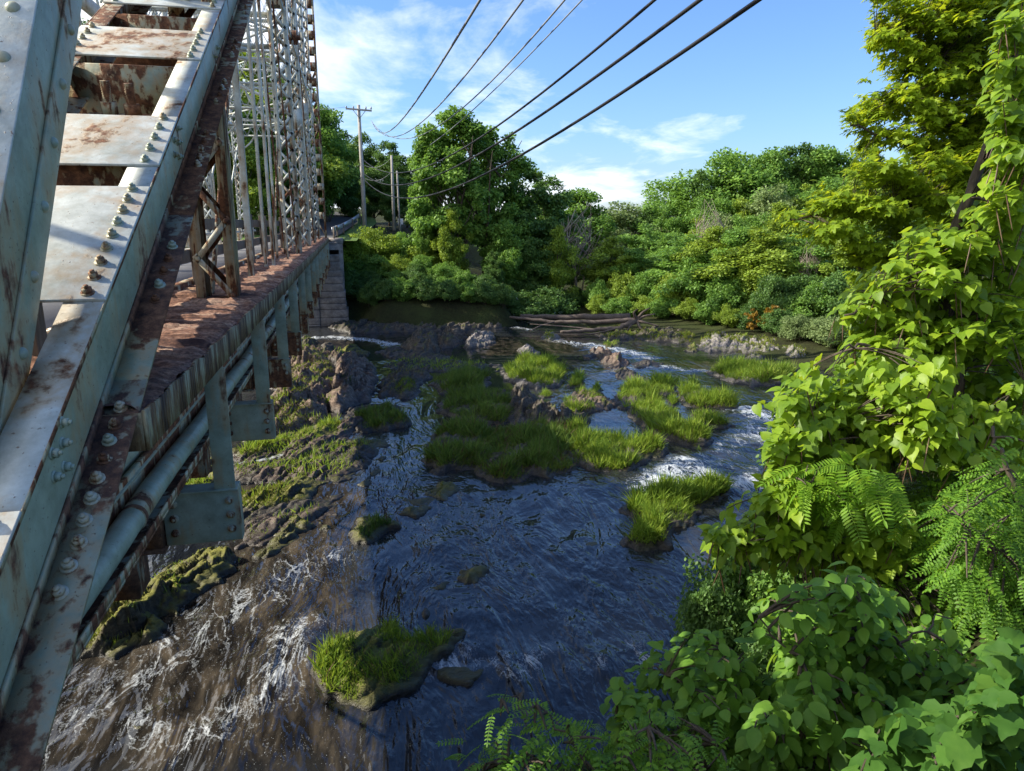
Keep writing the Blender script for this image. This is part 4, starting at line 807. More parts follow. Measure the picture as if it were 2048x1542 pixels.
variant('dtier', 11, 3.2, 105, 14000, .26, 'lf_far', 8, .1, .6, .5, 1.8, .12)
variant('shrub', 3, 1.9, 70, 9000, .15, 'lf_far', 9, .0, .7, .3, tr=.05, multi=3)
variant('shruby', 3, 2.0, 70, 9000, .15, 'lf_far_y', 10, .0, .7, .35, tr=.05, multi=3)
variant('shrubd', 3, 2.1, 70, 9000, .15, 'lf_far_d', 12, .0, .7, .3, tr=.05, multi=3)
variant('willow', 3, 2.0, 80, 9000, .14, 'lf_far_g', 13, .0, .8, .3, tr=.05, multi=3)
variant('orange', 3, 1.2, 30, 2500, .14, 'lf_orange', 14, .1, .5, .4, tr=.04)
variant('bround', 4, 2.5, 85, 12000, .18, 'lf_far', 31, .02, .7, .55)
variant('btier', 4, 2.5, 85, 11000, .17, 'lf_far_y', 32, .02, .7, .55, 0, .1)
variant('bdark', 4, 2.6, 85, 11000, .18, 'lf_far_d', 33, .02, .7, .55, 0, .1)
variant('bare', 9, 2.6, 60, 60, .12, 'lf_dead', 15, .35, tr=.13, nl=60, bark='bark_pale', multi=3)
ORD = 'first second third fourth fifth sixth seventh eighth ninth tenth eleventh twelfth thirteenth fourteenth fifteenth sixteenth seventeenth eighteenth nineteenth twentieth twenty-first twenty-second twenty-third twenty-fourth twenty-fifth twenty-sixth twenty-seventh'.split()
def tree(name, key, label, px, top, d, wid=1.0, cat='tree', group=None, hmin=1.5, base=None):
    h_ = ray(px, 446) * d; x, y = h_[0], h_[1]; zt = atd(px, top, d)[2]; gz = float(ground_z(x, y)[0]) if base is None else base
    zt = max(zt, gz + hmin); H, Rd, me, mt = VAR[key]; s_ = (zt - gz) / H / 1.04
    o = empty(name, (x, y, gz), label, cat, group)
    sx = s_ * wid; o.scale = (sx * random.uniform(.93, 1.07), sx * random.uniform(.93, 1.07), s_); o.rotation_euler = (0, 0, random.uniform(0, 6.28))
    for nm, mm in (('crown', me), ('trunk', mt)):
        c = bpy.data.objects.new(nm, mm); COL.objects.link(c); c.parent = o
    return o
LOOK = dict(round='mid green round crowned tree', broad='broad spreading green tree', yellow='yellow green bushy tree', dark='dark green dense tree', tier='layered yellow green tree', greyg='grey green tree', tall='tall leafy tree', dtier='layered dark tree', bround='bushy green tree', btier='bushy yellow green tree', bdark='bushy dark tree')
def row(where, lst, d, group, wid=1.0, dd=None):
    for q, (px, top, key) in enumerate(lst):
        tree('broadleaf_tree', key, f'{LOOK[key]}, {ORD[q]} from the left {where}', px, top + random.uniform(-26, 16), (d if dd is None else float(np.interp(px, *dd))) + random.uniform(-1, 1), wid * random.uniform(.7, 1.2), 'tree', group)
g_ = 'trees of the right hillside wood'
row('on the right hillside skyline', [(1195, 425, 'round'), (1245, 428, 'greyg'), (1300, 418, 'dark'), (1352, 378, 'broad'), (1400, 338, 'dark'), (1440, 322, 'round'), (1482, 300, 'broad'), (1535, 302, 'round'), (1585, 312, 'dark'), (1625, 296, 'round'), (1668, 290, 'broad'), (1715, 310, 'dark'), (1770, 318, 'round'), (1840, 330, 'broad'), (1920, 325, 'dark'), (2010, 310, 'round')], 66, g_, 1.15)
row('in the second hillside row', [(1225, 470, 'greyg'), (1275, 478, 'round'), (1330, 440, 'dtier'), (1380, 420, 'round'), (1430, 400, 'broad'), (1480, 385, 'yellow'), (1540, 378, 'greyg'), (1590, 372, 'tier'), (1645, 372, 'dtier'), (1700, 375, 'yellow'), (1760, 390, 'tier'), (1830, 400, 'broad'), (1920, 400, 'round')], 57, g_, 1.15)
row('in the middle hillside row', [(1235, 475, 'greyg'), (1285, 470, 'dtier'), (1345, 455, 'round'), (1400, 435, 'tier'), (1450, 433, 'greyg'), (1505, 420, 'broad'), (1560, 427, 'yellow'), (1610, 435, 'dtier'), (1665, 425, 'tier'), (1720, 435, 'dtier'), (1780, 435, 'tier'), (1860, 435, 'dark')], 49, g_, 1.2)
DD = ((1180, 1300, 1400, 1500, 1600, 1700, 1850), (43, 41, 38, 35.5, 34, 32, 30))
row('in the fourth hillside row', [(1222, 497, 'yellow'), (1272, 502, 'round'), (1325, 497, 'round'), (1378, 482, 'dtier'), (1430, 477, 'yellow'), (1485, 472, 'round'), (1535, 477, 'yellow'), (1590, 472, 'dtier'), (1640, 472, 'dtier'), (1695, 467, 'yellow'), (1750, 472, 'dtier'), (1820, 472, 'dtier')], 43, g_, 1.5, (DD[0], [q + 3.5 for q in DD[1]]))
row('in the lowest hillside row', [(1200, 548, 'bround'), (1250, 543, 'btier'), (1305, 548, 'bround'), (1355, 538, 'btier'), (1410, 540, 'bround'), (1460, 543, 'bround'), (1510, 553, 'btier'), (1560, 546, 'bdark'), (1605, 548, 'bdark'), (1655, 558, 'bround'), (1710, 558, 'bdark'), (1770, 563, 'bdark')], 43, g_, .85, (DD[0], [q + .8 for q in DD[1]]))
def shrubs(where, lst, group, name='shrub'):
    look = dict(shrub='mid green leafy shrub', shruby='yellow green sunlit shrub', shrubd='dark shaded shrub', willow='pale grey green willow shrub', orange='small orange leaved shrub')
    for q, (px, top, d, key, wid) in enumerate(lst): tree(name, key, f'{look[key]}, {ORD[q]} from the left {where}', px, top, d, wid, 'shrub', group, 1.2)
shrubs('along the right bank above the rocks', [(1205, 600, 41, 'shruby', 1.0), (1245, 592, 40, 'shrub', 1.1), (1295, 600, 39.5, 'shruby', 1.0), (1340, 592, 38.5, 'shrub', 1.1), (1385, 598, 37, 'shruby', 1.0), (1425, 602, 36, 'shrub', 1.1), (1470, 612, 35, 'shruby', 1.0), (1512, 615, 34.5, 'shrubd', 1.0), (1520, 638, 33.2, 'orange', .8), (1560, 612, 33, 'orange', 1.2), (1575, 625, 32.6, 'shrubd', 1.2), (1620, 640, 31, 'willow', 1.0), (1668, 640, 30, 'willow', 1.2), (1715, 635, 29, 'willow', 1.2), (1770, 640, 28, 'shrubd', 1.3), (1840, 640, 27, 'shrubd', 1.4)], 'shrubs of the right bank')
# --- left bank
def t_(key, label, px, top, d, wid=1.0, nm='broadleaf_tree', grp=None, cat='tree'): return tree(nm, key, label, px, top, d, wid, cat, grp)
gl = 'trees of the far left bank'
t_('tall', 'tallest tree left of the river, its ragged top against the cloud', 915, 198, 45, 1.12, grp=gl)
t_('tall', 'tall tree leaning out left of the tallest one', 868, 235, 45.5, .75, grp=gl)
t_('tall', 'tall tree joined to the right shoulder of the tallest one', 980, 235, 46, 1.0, grp=gl)
t_('dark', 'dark tree right of the tallest tree, above the far rock shelf', 1045, 325, 48, 1.1, grp=gl)
t_('dark', 'dark round tree left of the bare grey branches', 1098, 350, 53, 1.2, grp=gl)
t_('round', 'round topped tree behind the bare grey branches', 1155, 368, 62, 1.25, grp=gl)
t_('dark', 'dark tree at the head of the river gap', 1150, 470, 52, 1.1, grp=gl); t_('dark', 'dark low tree closing the river gap', 1180, 540, 56, 1.2, grp=gl)
t_('bare', 'half dead tree with bare grey branches beside the river gap', 1160, 392, 46.3, .95, nm='bare_tree', grp=gl)
t_('bare', 'thin dead grey tree high on the right hillside', 1418, 385, 47, .6, nm='bare_tree', grp=g_); t_('bare', 'pale dead snag low on the right hillside beside the maple', 1770, 520, 31, .35, nm='bare_tree', grp=g_); t_('bare', 'dead brown tree in the middle of the right hillside', 1625, 470, 36, .5, nm='bare_tree', grp=g_)
t_('yellow', 'light green sapling standing out before dark trees left of the gap', 1118, 455, 44.5, .75, grp=gl)
t_('round', 'leafy tree filling the lower right of the tallest tree', 1010, 430, 44, .85, grp=gl); t_('yellow', 'sunlit tree at the foot of the tallest tree', 905, 420, 43.6, .75, grp=gl)
t_('round', 'leafy tree between the bush bank and the tallest tree', 850, 420, 45, .6, grp=gl); t_('dark', 'dark tree above the far rock shelf centre', 1068, 470, 44, .9, grp=gl); t_('dark', 'shaded tree overhanging the far rock shelf', 985, 500, 42.4, .9, grp=gl)
gb = 'dark wood beyond the road'
for q, (px, top, d, key, wd) in enumerate([(655, 205, 60, 'round', .8), (640, 290, 68, 'dark', 1.1), (688, 262, 76, 'dark', 1.0), (735, 268, 74, 'dark', 1.0), (778, 282, 72, 'dark', 1.1), (815, 310, 70, 'dark', 1.1), (850, 345, 66, 'dark', 1.1), (705, 330, 68, 'dark', 1.2), (790, 350, 66, 'dark', 1.2), (840, 395, 60, 'dark', 1.2), (750, 345, 70, 'dark', 1.2)]):
    t_(key, f'{LOOK[key]} beyond the road, {["leftmost, against the truss", "half behind the truss", "left of the utility pole", "right behind the utility pole", "above the second pole", "right of the second pole", "beside the tallest tree", "low, left of the pole", "low, behind the second pole", "low, beside the tallest tree", "low, between the two poles"][q]}', px, top, d, wd, grp=gb)
gt = 'trees seen through the truss'
for q, (px, top, d, key) in enumerate([(430, 150, 50, 'yellow'), (480, 205, 56, 'round'), (530, 120, 62, 'yellow'), (585, 150, 66, 'round'), (560, 250, 52, 'dark'), (615, 230, 60, 'yellow'), (500, 290, 48, 'yellow'), (380, 110, 58, 'round'), (300, 80, 52, 'yellow'), (230, 60, 60, 'round'), (160, 40, 66, 'dark'), (60, 60, 70, 'round'), (350, 260, 46, 'dark'), (240, 260, 50, 'yellow')]):
    t_(key, f'{LOOK[key]} seen through the bridge truss, {ORD[q]} of those behind it', px, top, d, 1.15, grp=gt)
shrubs('on the bank beside the stone abutment', [(690, 480, 43.6, 'shruby', .9), (722, 452, 45.5, 'shruby', 1.0), (765, 455, 46, 'shruby', 1.1), (812, 458, 46.5, 'shrub', 1.1), (855, 462, 46, 'shruby', 1.0), (700, 520, 42.6, 'shrub', 1.0), (745, 505, 43, 'shrub', 1.1), (795, 508, 43, 'shruby', 1.1), (845, 515, 43, 'shrub', 1.1), (890, 520, 42.5, 'shrub', 1.1)], 'bushes of the upper far bank')
shrubs('low on the shaded far bank', [(735, 585, 38.9, 'shrubd', .9), (770, 575, 38.5, 'shrubd', 1.0), (810, 575, 38.3, 'shrub', 1.0), (850, 575, 38.2, 'shrubd', 1.0), (890, 575, 38.2, 'shrubd', 1.0), (930, 575, 38.2, 'shrub', 1.0), (970, 575, 38.2, 'shrubd', 1.0), (1005, 575, 38.4, 'shrubd', 1.0), (700, 600, 40.2, 'shrubd', .9), (745, 598, 39.6, 'shrubd', 1.0), (790, 600, 39.4, 'shrub', 1.0), (838, 600, 39.2, 'shrubd', 1.0), (885, 605, 39, 'shrub', 1.0), (695, 565, 41.6, 'shrubd', .9), (735, 560, 41.4, 'shrubd', 1.1), (785, 560, 41.2, 'shrub', 1.0), (830, 565, 41, 'shrubd', 1.1), (880, 570, 40.8, 'shrub', 1.0), (925, 575, 40.6, 'shrub', 1.1), (965, 585, 40.2, 'shrubd', 1.1), (1010, 585, 40.4, 'shrubd', 1.1), (1055, 585, 41, 'shrubd', 1.2), (1095, 575, 42, 'shrubd', 1.2), (1130, 580, 44, 'shrubd', 1.2), (1160, 590, 46, 'shrubd', 1.3)], 'shrubs of the lower far bank')
# ================================================================== foreground foliage on the near right bank
def mirror(mid, side, fr_):
    V = mid + side + [(-x, y, z) for x, y, z in side]; nm_, ns = len(mid), len(side)
    return V, fr_ + [tuple((i if i < nm_ else i + ns) for i in f)[::-1] for f in fr_]
HEART = mirror([(0, 0, 0), (0, .3, -.03), (0, .62, -.07), (0, 1.05, -.24)], [(.19, -.08, .03), (.41, .06, .07), (.46, .30, .06), (.33, .60, .01), (.13, .86, -.11)], [(0, 4, 5), (0, 5, 6, 1), (1, 6, 7, 2), (2, 7, 8), (2, 8, 3)])
OVATE = mirror([(0, 0, 0), (0, .33, .0), (0, .66, -.03), (0, 1.0, -.14)], [(.14, .05, .03), (.29, .24, .07), (.33, .48, .07), (.23, .76, .02), (.09, .93, -.08)], [(0, 4, 5), (0, 5, 6, 1), (1, 6, 7, 2), (2, 7, 8), (2, 8, 3)])
MAPLE = mirror([(0, 0, 0), (0, .42, -.01), (0, 1, -.12)], [(.20, -.04, .02), (.48, .06, -.02), (.27, .26, .05), (.58, .60, -.06), (.22, .52, .04), (.17, .78, -.03)], [(0, 3, 4, 5), (0, 5, 1), (1, 5, 6, 7), (1, 7, 8, 2)])
VINE = mirror([(0, 0, 0), (0, .35, -.03), (0, .68, -.03), (0, 1.08, -.2)], [(.24, -.14, .02), (.52, .02, .0), (.62, .34, -.07), (.42, .48, .04), (.36, .76, .0), (.15, .9, -.06)], [(0, 4, 5), (0, 5, 6, 1), (1, 6, 7), (1, 7, 8, 2), (2, 8, 9), (2, 9, 3)])
def pinnate(n, ll, wd, droop=.25, taper=.35):
    V, Fc = [], []
    def leaflet(o, ax, up):
        ax = nrm(np.array(ax)); x = nrm(np.cross(ax, up)); z = np.cross(x, ax); b = len(V)
        for a, c, e in ((0, 0, 0), (wd / 2, .35, .03), (wd * .42, .72, .02), (0, 1, -.06), (-wd * .42, .72, .02), (-wd / 2, .35, .03)): V.append(tuple(np.array(o) + ll_ * (x * a / 1 + ax * c + z * e)))
        Fc.extend([(b, b + 1, b + 2, b + 3), (b, b + 3, b + 4, b + 5)])
    for k in range(n):
        t_q = .16 + .80 * k / (n - 1); o = (0, t_q, -droop * t_q ** 2); ll_ = ll * (1 - taper * abs(t_q - .45))
        for s_ in (1, -1): leaflet(o, (s_ * .95, .32, -.18), (0, 0, 1.0))
    ll_ = ll * .8; leaflet((0, .97, -droop * .94), (0, 1, -.4), (0, 0, 1.))
    b = len(V); w_ = .007
    for k in range(5): t_q = k / 4; V.extend([(-w_, t_q, -droop * t_q ** 2), (w_, t_q, -droop * t_q ** 2)])
    for k in range(4): Fc.append((b + 2 * k, b + 2 * k + 1, b + 2 * k + 3, b + 2 * k + 2))
    return V, Fc
LOCUST = pinnate(8, .17, .46); SUMAC = pinnate(11, .30, .26, .35, .5); SMALLP = pinnate(5, .26, .55, .15)
def spine(pl, n=7):
    P = np.array([atd(*p) for p in pl]); t_q = np.linspace(0, len(P) - 1, n * (len(P) - 1) + 1); out = []
    for tt in t_q:
        i = min(int(tt), len(P) - 2); f = tt - i; a, b, c, d = P[max(i - 1, 0)], P[i], P[i + 1], P[min(i + 2, len(P) - 1)]
        out.append(.5 * (2 * b + (c - a) * f + (2 * a - 5 * b + 4 * c - d) * f ** 2 + (3 * b - a - 3 * c + d) * f ** 3))
    return np.array(out)
def plant(name, label, cat, limbs, masses, bark='bark', pods=0, group=None):
    """limbs: [(polyline of (px,py,depth)), r0, r1]; masses: dicts with poly, d=(d0,d1), n twigs, leaf, size, mat, k leaves per twig"""
    sk, mb = [], MB()
    for pl, r0, r1 in limbs:
        s_ = spine(pl); s_ += .015 * rng.normal(size=s_.shape); mb.tube(s_, np.linspace(r0, r1, len(s_)), 8); sk.append(s_)
    SK = np.concatenate(sk); b0 = sk[0][0]
    o = empty(name, b0, label, cat, group); geo = {}
    tw = MB(); podm = MB()
    for ms in masses:
        poly = np.array(ms['poly'], float); n = ms['n']; P2 = poly_sample(poly, n); sdp = poly_sd(P2, poly)
        d0, d1 = ms['d']; u = rng.random(n); big = fbm(P2[:, 0] / 170, P2[:, 1] / 130, 0, 3, int(poly[0, 0]))
        dep = d0 + (d1 - d0) * np.clip(u * .75 + .45 * (big + .25), 0, 1.1)
        keep = fbm(P2[:, 0] / ms.get('gs', 110), P2[:, 1] / ms.get('gs', 110) * 1.5, u * 1.2, 3, 8 + int(poly[0, 1])) > ms.get('gap', -.22)
        hang = np.array(ms.get('hang', (-.55, -.15, -.25))); L = ms['size']
        pos, ax, no, sz = [], [], [], []
        for (px, py), dd, kp in zip(P2, dep, keep):
            if not kp: continue
            E = atd(px, py, dd); gz = float(ground_z(E[0], E[1])[0]) + .12 if ms.get('gchk', 1) else -9
            if ms.get('tier'):
                ph = 1.6 * float(fbm(E[0] * .9, E[1] * .9, 0, 2, 12)); b2 = E[2] / ms['tier'] + .25 * E[0] + ph; E[2] += (round(b2) - b2) * ms['tier'] * ms.get('tk', .6) + .05 * rng.normal()
            if E[2] < gz: E[2] = gz + .1
            j = np.argmin(((SK - E) ** 2).sum(1) + .5 * np.maximum(SK[:, 2] - E[2], 0) ** 2); B_ = SK[j]
            t_d = nrm(nrm(E - B_) * .7 + hang * .8 + rng.normal(size=3) * .3); k = ms['k']
            if rng.random() < ms.get('tw', .6):
                md = (B_ * .45 + E * .55) + np.array([0, 0, .12 * np.linalg.norm(E - B_)]); q_ = np.linspace(0, 1, 6)[:, None]
                c_ = (1 - q_) ** 2 * B_ + 2 * q_ * (1 - q_) * md + q_ ** 2 * E; tw.tube(c_, np.linspace(.012, .004, 6) * ms.get('tr', 1), 4, False)
            sp = ms.get('sp', .75) * L; sd_ = nrm(np.cross(t_d, (0, 0, 1)))
            for q in range(k):
                s_ = 1 if q % 2 else -1; p_ = E - t_d * sp * (q * .5) + rng.normal(size=3) * L * .08
                a_ = nrm(t_d * (.9 if q == 0 else .45) + sd_ * s_ * (.15 if q == 0 else .85) + np.array([0, 0, -.25]) + rng.normal(size=3) * .25)
                pos.append(p_ + a_ * L * .15); ax.append(a_ + np.array([0, 0, -ms.get('droop', .25)])); no.append(np.array([0, 0, 1.]) + SUN * ms.get('sunny', .35) + rng.normal(size=3) * ms.get('flut', .38)); sz.append(L * (.45 + .8 * rng.random() ** .8))
            if pods and rng.random() < pods:
                th = rng.random() * 6.28; q_ = np.linspace(0, 1, 5)[:, None]; podm.tube(E + np.array([.10 * math.cos(th), .1 * math.sin(th), -.32]) * q_ + np.array([0, 0, -.04]), [.004, .007, .007, .006, .002], 4, False)
        g = leaves_geo(*ms['leaf'], np.array(pos), np.array(ax), np.array(no), np.array(sz)); geo.setdefault(ms['mat'], []).append(g)
    mb.build('trunk', M[bark], o, True)
    if tw.v: tw.build('twigs', M[bark], o, True)
    for k, gs in geo.items(): place('foliage', *merge(gs), M[k], o)
    if podm.v: podm.build('seed_pods', M['lf_dead'], o, True)['kind'] = 'stuff'
    return o
plant('maple_tree', 'large yellow green maple overhanging from the upper right corner', 'tree',
  [([(2180, 900, 11), (2160, 500, 10.8), (2140, 150, 10.6), (2100, -100, 10.6)], .2, .1), ([(2150, 430, 10.8), (2000, 330, 10.4), (1850, 300, 10.2), (1700, 250, 10)], .07, .012), ([(2150, 350, 10.7), (1980, 170, 10.3), (1850, 110, 10), (1750, 70, 9.8)], .06, .012),
   ([(2160, 520, 10.8), (1950, 420, 10.2), (1760, 410, 9.8), (1580, 440, 9.6)], .07, .01), ([(2000, 330, 10.4), (1900, 250, 10.2), (1760, 200, 10)], .03, .01), ([(1950, 420, 10.2), (1850, 480, 10), (1720, 540, 9.8)], .03, .01)],
  [dict(poly=[(1860, -40), (2060, -40), (2060, 520), (1900, 500), (1820, 430), (1830, 200)], d=(9.2, 11.4), n=1500, leaf=MAPLE, size=.1, mat='lf_maple', tier=.55, tk=.62, flut=.32, tw=.22, tr=.6, k=8, sp=.6, gap=-.5, hang=(-.75, -.1, -.1), sunny=.8),
   dict(poly=[(1738, -40), (1735, 40), (1728, 90), (1765, 130), (1790, 175), (1700, 195), (1680, 228), (1700, 280), (1745, 308), (1800, 285), (1860, 300), (2060, 340), (2060, -40)], d=(9.3, 11.6), n=2500, leaf=MAPLE, size=.098, mat='lf_maple', tier=.55, tk=.62, flut=.32, tw=.22, tr=.6, k=8, sp=.6, gap=-.16, gs=62, hang=(-.75, -.1, -.1), sunny=.9),
   dict(poly=[(1548, 446), (1570, 425), (1610, 398), (1680, 362), (1735, 330), (1800, 312), (1950, 310), (2060, 340), (2060, 500), (1900, 480), (1820, 500), (1760, 540), (1700, 560), (1690, 500), (1640, 470), (1600, 455)], d=(8.9, 10.8), n=1600, leaf=MAPLE, size=.098, mat='lf_maple', tier=.55, tk=.62, flut=.32, tw=.22, tr=.6, k=8, sp=.6, gap=-.15, gs=62, hang=(-.75, -.1, -.15), sunny=.9)])
plant('heart_leaf_tree', 'broad tree with big heart shaped leaves and hanging brown pods at the right', 'tree',
  [([(2010, 1400, 7.8), (1970, 1120, 7.7), (1930, 900, 7.7), (1905, 700, 7.8), (1900, 500, 7.9), (1990, 250, 7.6), (2040, 60, 7.4)], .13, .03), ([(1935, 900, 7.7), (1800, 865, 7.3), (1680, 850, 7.0), (1575, 835, 6.8)], .05, .01), ([(1968, 1110, 7.7), (1820, 1060, 7.0), (1680, 1015, 6.7), (1545, 990, 6.5)], .05, .01),
   ([(1820, 1060, 7.0), (1660, 1085, 6.6), (1440, 1085, 6.3)], .03, .008), ([(1910, 740, 7.8), (1790, 705, 7.3), (1700, 690, 7)], .045, .01), ([(1902, 600, 7.9), (1810, 570, 7.5), (1690, 635, 7.2)], .04, .01), ([(1935, 880, 7.7), (2000, 800, 7.2), (2050, 770, 7)], .04, .015), ([(1680, 850, 7.0), (1630, 900, 6.8), (1560, 940, 6.6)], .02, .008)],
  [dict(poly=[(1832, 430), (1880, 440), (1960, 450), (2060, 400), (2060, 800), (1960, 790), (1900, 790), (1830, 700), (1760, 690), (1705, 668), (1668, 626), (1740, 565), (1772, 555), (1795, 500)], d=(6.6, 8.9), n=1450, leaf=HEART, size=.118, mat='lf_heart', tier=.42, flut=.3, tw=.3, tr=.8, k=6, gap=-.2, sunny=.85),
   dict(poly=[(1690, 690), (1760, 690), (1830, 700), (1900, 790), (2060, 800), (2060, 960), (1940, 930), (1860, 930), (1790, 900), (1720, 945), (1620, 965), (1545, 960), (1528, 905), (1550, 865), (1548, 800), (1570, 770), (1625, 728)], d=(6.3, 8.2), n=1450, leaf=HEART, size=.115, mat='lf_heart', tier=.42, flut=.3, tw=.3, tr=.8, k=6, gap=-.14, sunny=.85),
   dict(poly=[(1500, 1000), (1520, 965), (1600, 955), (1700, 965), (1800, 1000), (1835, 1080), (1790, 1150), (1700, 1165), (1640, 1130), (1560, 1120), (1500, 1110), (1420, 1098), (1418, 1075), (1450, 1050), (1500, 1040)], d=(5.9, 7.2), n=800, leaf=HEART, size=.108, mat='lf_heart', tier=.42, flut=.3, tw=.3, tr=.8, k=6, gap=-.13, sunny=.75),
   dict(poly=[(1985, 120), (2000, 20), (2060, -30), (2060, 420), (1990, 400)], d=(6.4, 7.4), n=220, leaf=HEART, size=.118, mat='lf_heart', tier=.42, flut=.3, tw=.3, tr=.8, k=6, gap=-.2, sunny=.85)], pods=.16)
plant('sumac', 'sumac with long feathered leaves between the heart leaved branches', 'shrub', [([(1850, 1320, 7.3), (1800, 1100, 7), (1720, 960, 6.5)], .025, .012), ([(1800, 1100, 7), (1690, 1000, 6.4), (1600, 960, 6.2)], .016, .008)],
  [dict(poly=[(1630, 900), (1760, 880), (1800, 940), (1760, 1010), (1640, 1010), (1600, 960)], d=(5.9, 6.5), n=26, leaf=SUMAC, size=.34, mat='lf_small', k=2, hang=(-.9, -.2, -.1), gap=-1, sp=.5)])
plant('leafy_thicket', 'bright thicket of small leaves below the heart leaved tree', 'shrub', [([(1950, 1480, 7.6), (1920, 1250, 7.4), (1880, 1050, 7.2)], .03, .012), ([(1920, 1250, 7.4), (1800, 1180, 7), (1740, 1120, 6.8)], .02, .008), ([(1920, 1250, 7.4), (2000, 1100, 7), (2040, 980, 6.8)], .02, .008)],
  [dict(poly=[(1745, 1090), (1800, 1010), (1850, 920), (1960, 940), (2060, 960), (2060, 1380), (1900, 1380), (1790, 1290), (1740, 1180)], d=(6.1, 8.2), n=1100, leaf=SMALLP, size=.17, mat='lf_small', k=6, gap=-.2, sp=.6, hang=(-.5, -.2, -.1)),
   dict(poly=[(1700, 1160), (1800, 1150), (1900, 1300), (1960, 1420), (1850, 1450), (1700, 1300)], d=(5.6, 7), n=300, leaf=OVATE, size=.09, mat='lf_small', k=6, gap=-.2)])
plant('locust_tree', 'shaded locust with rows of oval leaflets at the right edge', 'tree', [([(2130, 1420, 5.8), (2080, 1150, 5.7), (2020, 960, 5.6), (1980, 860, 5.6)], .04, .012), ([(2080, 1150, 5.7), (1980, 1080, 5.4), (1880, 1010, 5.3)], .018, .006)],
  [dict(poly=[(1880, 1010), (1960, 930), (2060, 880), (2060, 1250), (1960, 1260), (1880, 1160)], d=(5.0, 6.0), n=150, leaf=LOCUST, size=.24, mat='lf_locust', k=4, gap=-.16, hang=(-.7, -.2, -.05), sp=.45)])
plant('elm_sapling', 'elm sapling with toothed oval leaves in front of the thicket', 'tree', [([(1735, 1640, 4.3), (1730, 1450, 4.2), (1722, 1280, 4.15), (1690, 1160, 4.1)], .018, .006), ([(1730, 1450, 4.2), (1620, 1340, 4), (1510, 1240, 3.9)], .010, .004), ([(1725, 1330, 4.2), (1830, 1270, 4.1), (1900, 1230, 4.2)], .010, .004), ([(1732, 1500, 4.2), (1850, 1420, 4.1), (1930, 1380, 4.2)], .01, .004), ([(1732, 1540, 4.2), (1600, 1460, 4), (1520, 1430, 4)], .01, .004)],
  [dict(poly=[(1490, 1250), (1520, 1195), (1580, 1185), (1640, 1150), (1720, 1150), (1800, 1185), (1860, 1250), (1960, 1340), (1940, 1450), (1900, 1560), (1540, 1560), (1500, 1450), (1560, 1390), (1560, 1320)], d=(3.6, 5.0), n=800, leaf=OVATE, size=.098, mat='lf_elm', k=6, gap=-.17, gs=90, hang=(-.35, -.2, -.1))])
plant('dark_elm', 'shaded dark leaved elm branches low over the water beside the sapling', 'tree', [([(1560, 1700, 4.9), (1500, 1520, 4.8), (1430, 1420, 4.7), (1300, 1330, 4.7)], .016, .004), ([(1500, 1520, 4.8), (1350, 1480, 4.6), (1230, 1450, 4.6)], .01, .004), ([(1500, 1520, 4.8), (1480, 1400, 4.7), (1470, 1300, 4.7)], .01, .004)],
  [dict(poly=[(1240, 1360), (1300, 1320), (1360, 1262), (1430, 1270), (1500, 1290), (1580, 1340), (1560, 1560), (1260, 1560), (1210, 1480)], d=(4.2, 5.6), n=380, leaf=OVATE, size=.10, mat='lf_elm', k=6, gap=-.08, gs=80, hang=(-.5, -.2, -.05))])
plant('locust_sapling', 'young locust with ladder leaves at the bottom centre', 'tree', [([(1200, 1760, 3.5), (1180, 1560, 3.5), (1120, 1450, 3.5), (1010, 1390, 3.5)], .010, .003), ([(1180, 1560, 3.5), (1280, 1480, 3.5), (1300, 1420, 3.5)], .007, .003), ([(1180, 1570, 3.5), (1060, 1520, 3.4), (930, 1540, 3.3)], .007, .003), ([(1200, 1700, 3.5), (1380, 1560, 3.6), (1450, 1480, 3.7)], .008, .003)],
  [dict(poly=[(975, 1430), (1000, 1388), (1040, 1400), (1110, 1420), (1070, 1470), (1000, 1470)], d=(3.3, 3.6), n=9, leaf=LOCUST, size=.17, mat='lf_locust', k=2, gap=-1, hang=(-.3, .6, .3), gchk=0),
   dict(poly=[(905, 1542), (960, 1480), (1050, 1475), (1130, 1440), (1250, 1440), (1320, 1460), (1420, 1500), (1500, 1560), (900, 1580)], d=(3.1, 3.9), n=85, leaf=LOCUST, size=.22, mat='lf_locust', k=3, gap=-.35, hang=(-.6, .2, .0), gchk=0),
   dict(poly=[(1180, 1460), (1300, 1420), (1420, 1450), (1500, 1560), (1200, 1560)], d=(3.6, 4.3), n=50, leaf=LOCUST, size=.24, mat='lf_locust', k=3, gap=-.35, hang=(-.6, .2, .0), gchk=0)])
plant('vine', 'large lobed vine leaves in the bottom right corner', 'vine', [([(2000, 1760, 2.9), (1960, 1560, 2.9), (1850, 1470, 2.9), (1760, 1450, 3)], .008, .004), ([(1990, 1650, 2.9), (2020, 1450, 2.9), (2040, 1330, 3)], .008, .004)],
  [dict(poly=[(1715, 1460), (1770, 1425), (1830, 1425), (1850, 1480), (1810, 1560), (1700, 1560)], d=(2.7, 3.1), n=16, leaf=VINE, size=.10, mat='lf_vine', k=3, gap=-1, flut=.5), dict(poly=[(1850, 1480), (1900, 1440), (1960, 1400), (1990, 1330), (2060, 1270), (2060, 1570), (1820, 1570)], d=(2.6, 3.3), n=170, leaf=VINE, size=.092, mat='lf_vine', k=4, gap=-.4, flut=.5)])
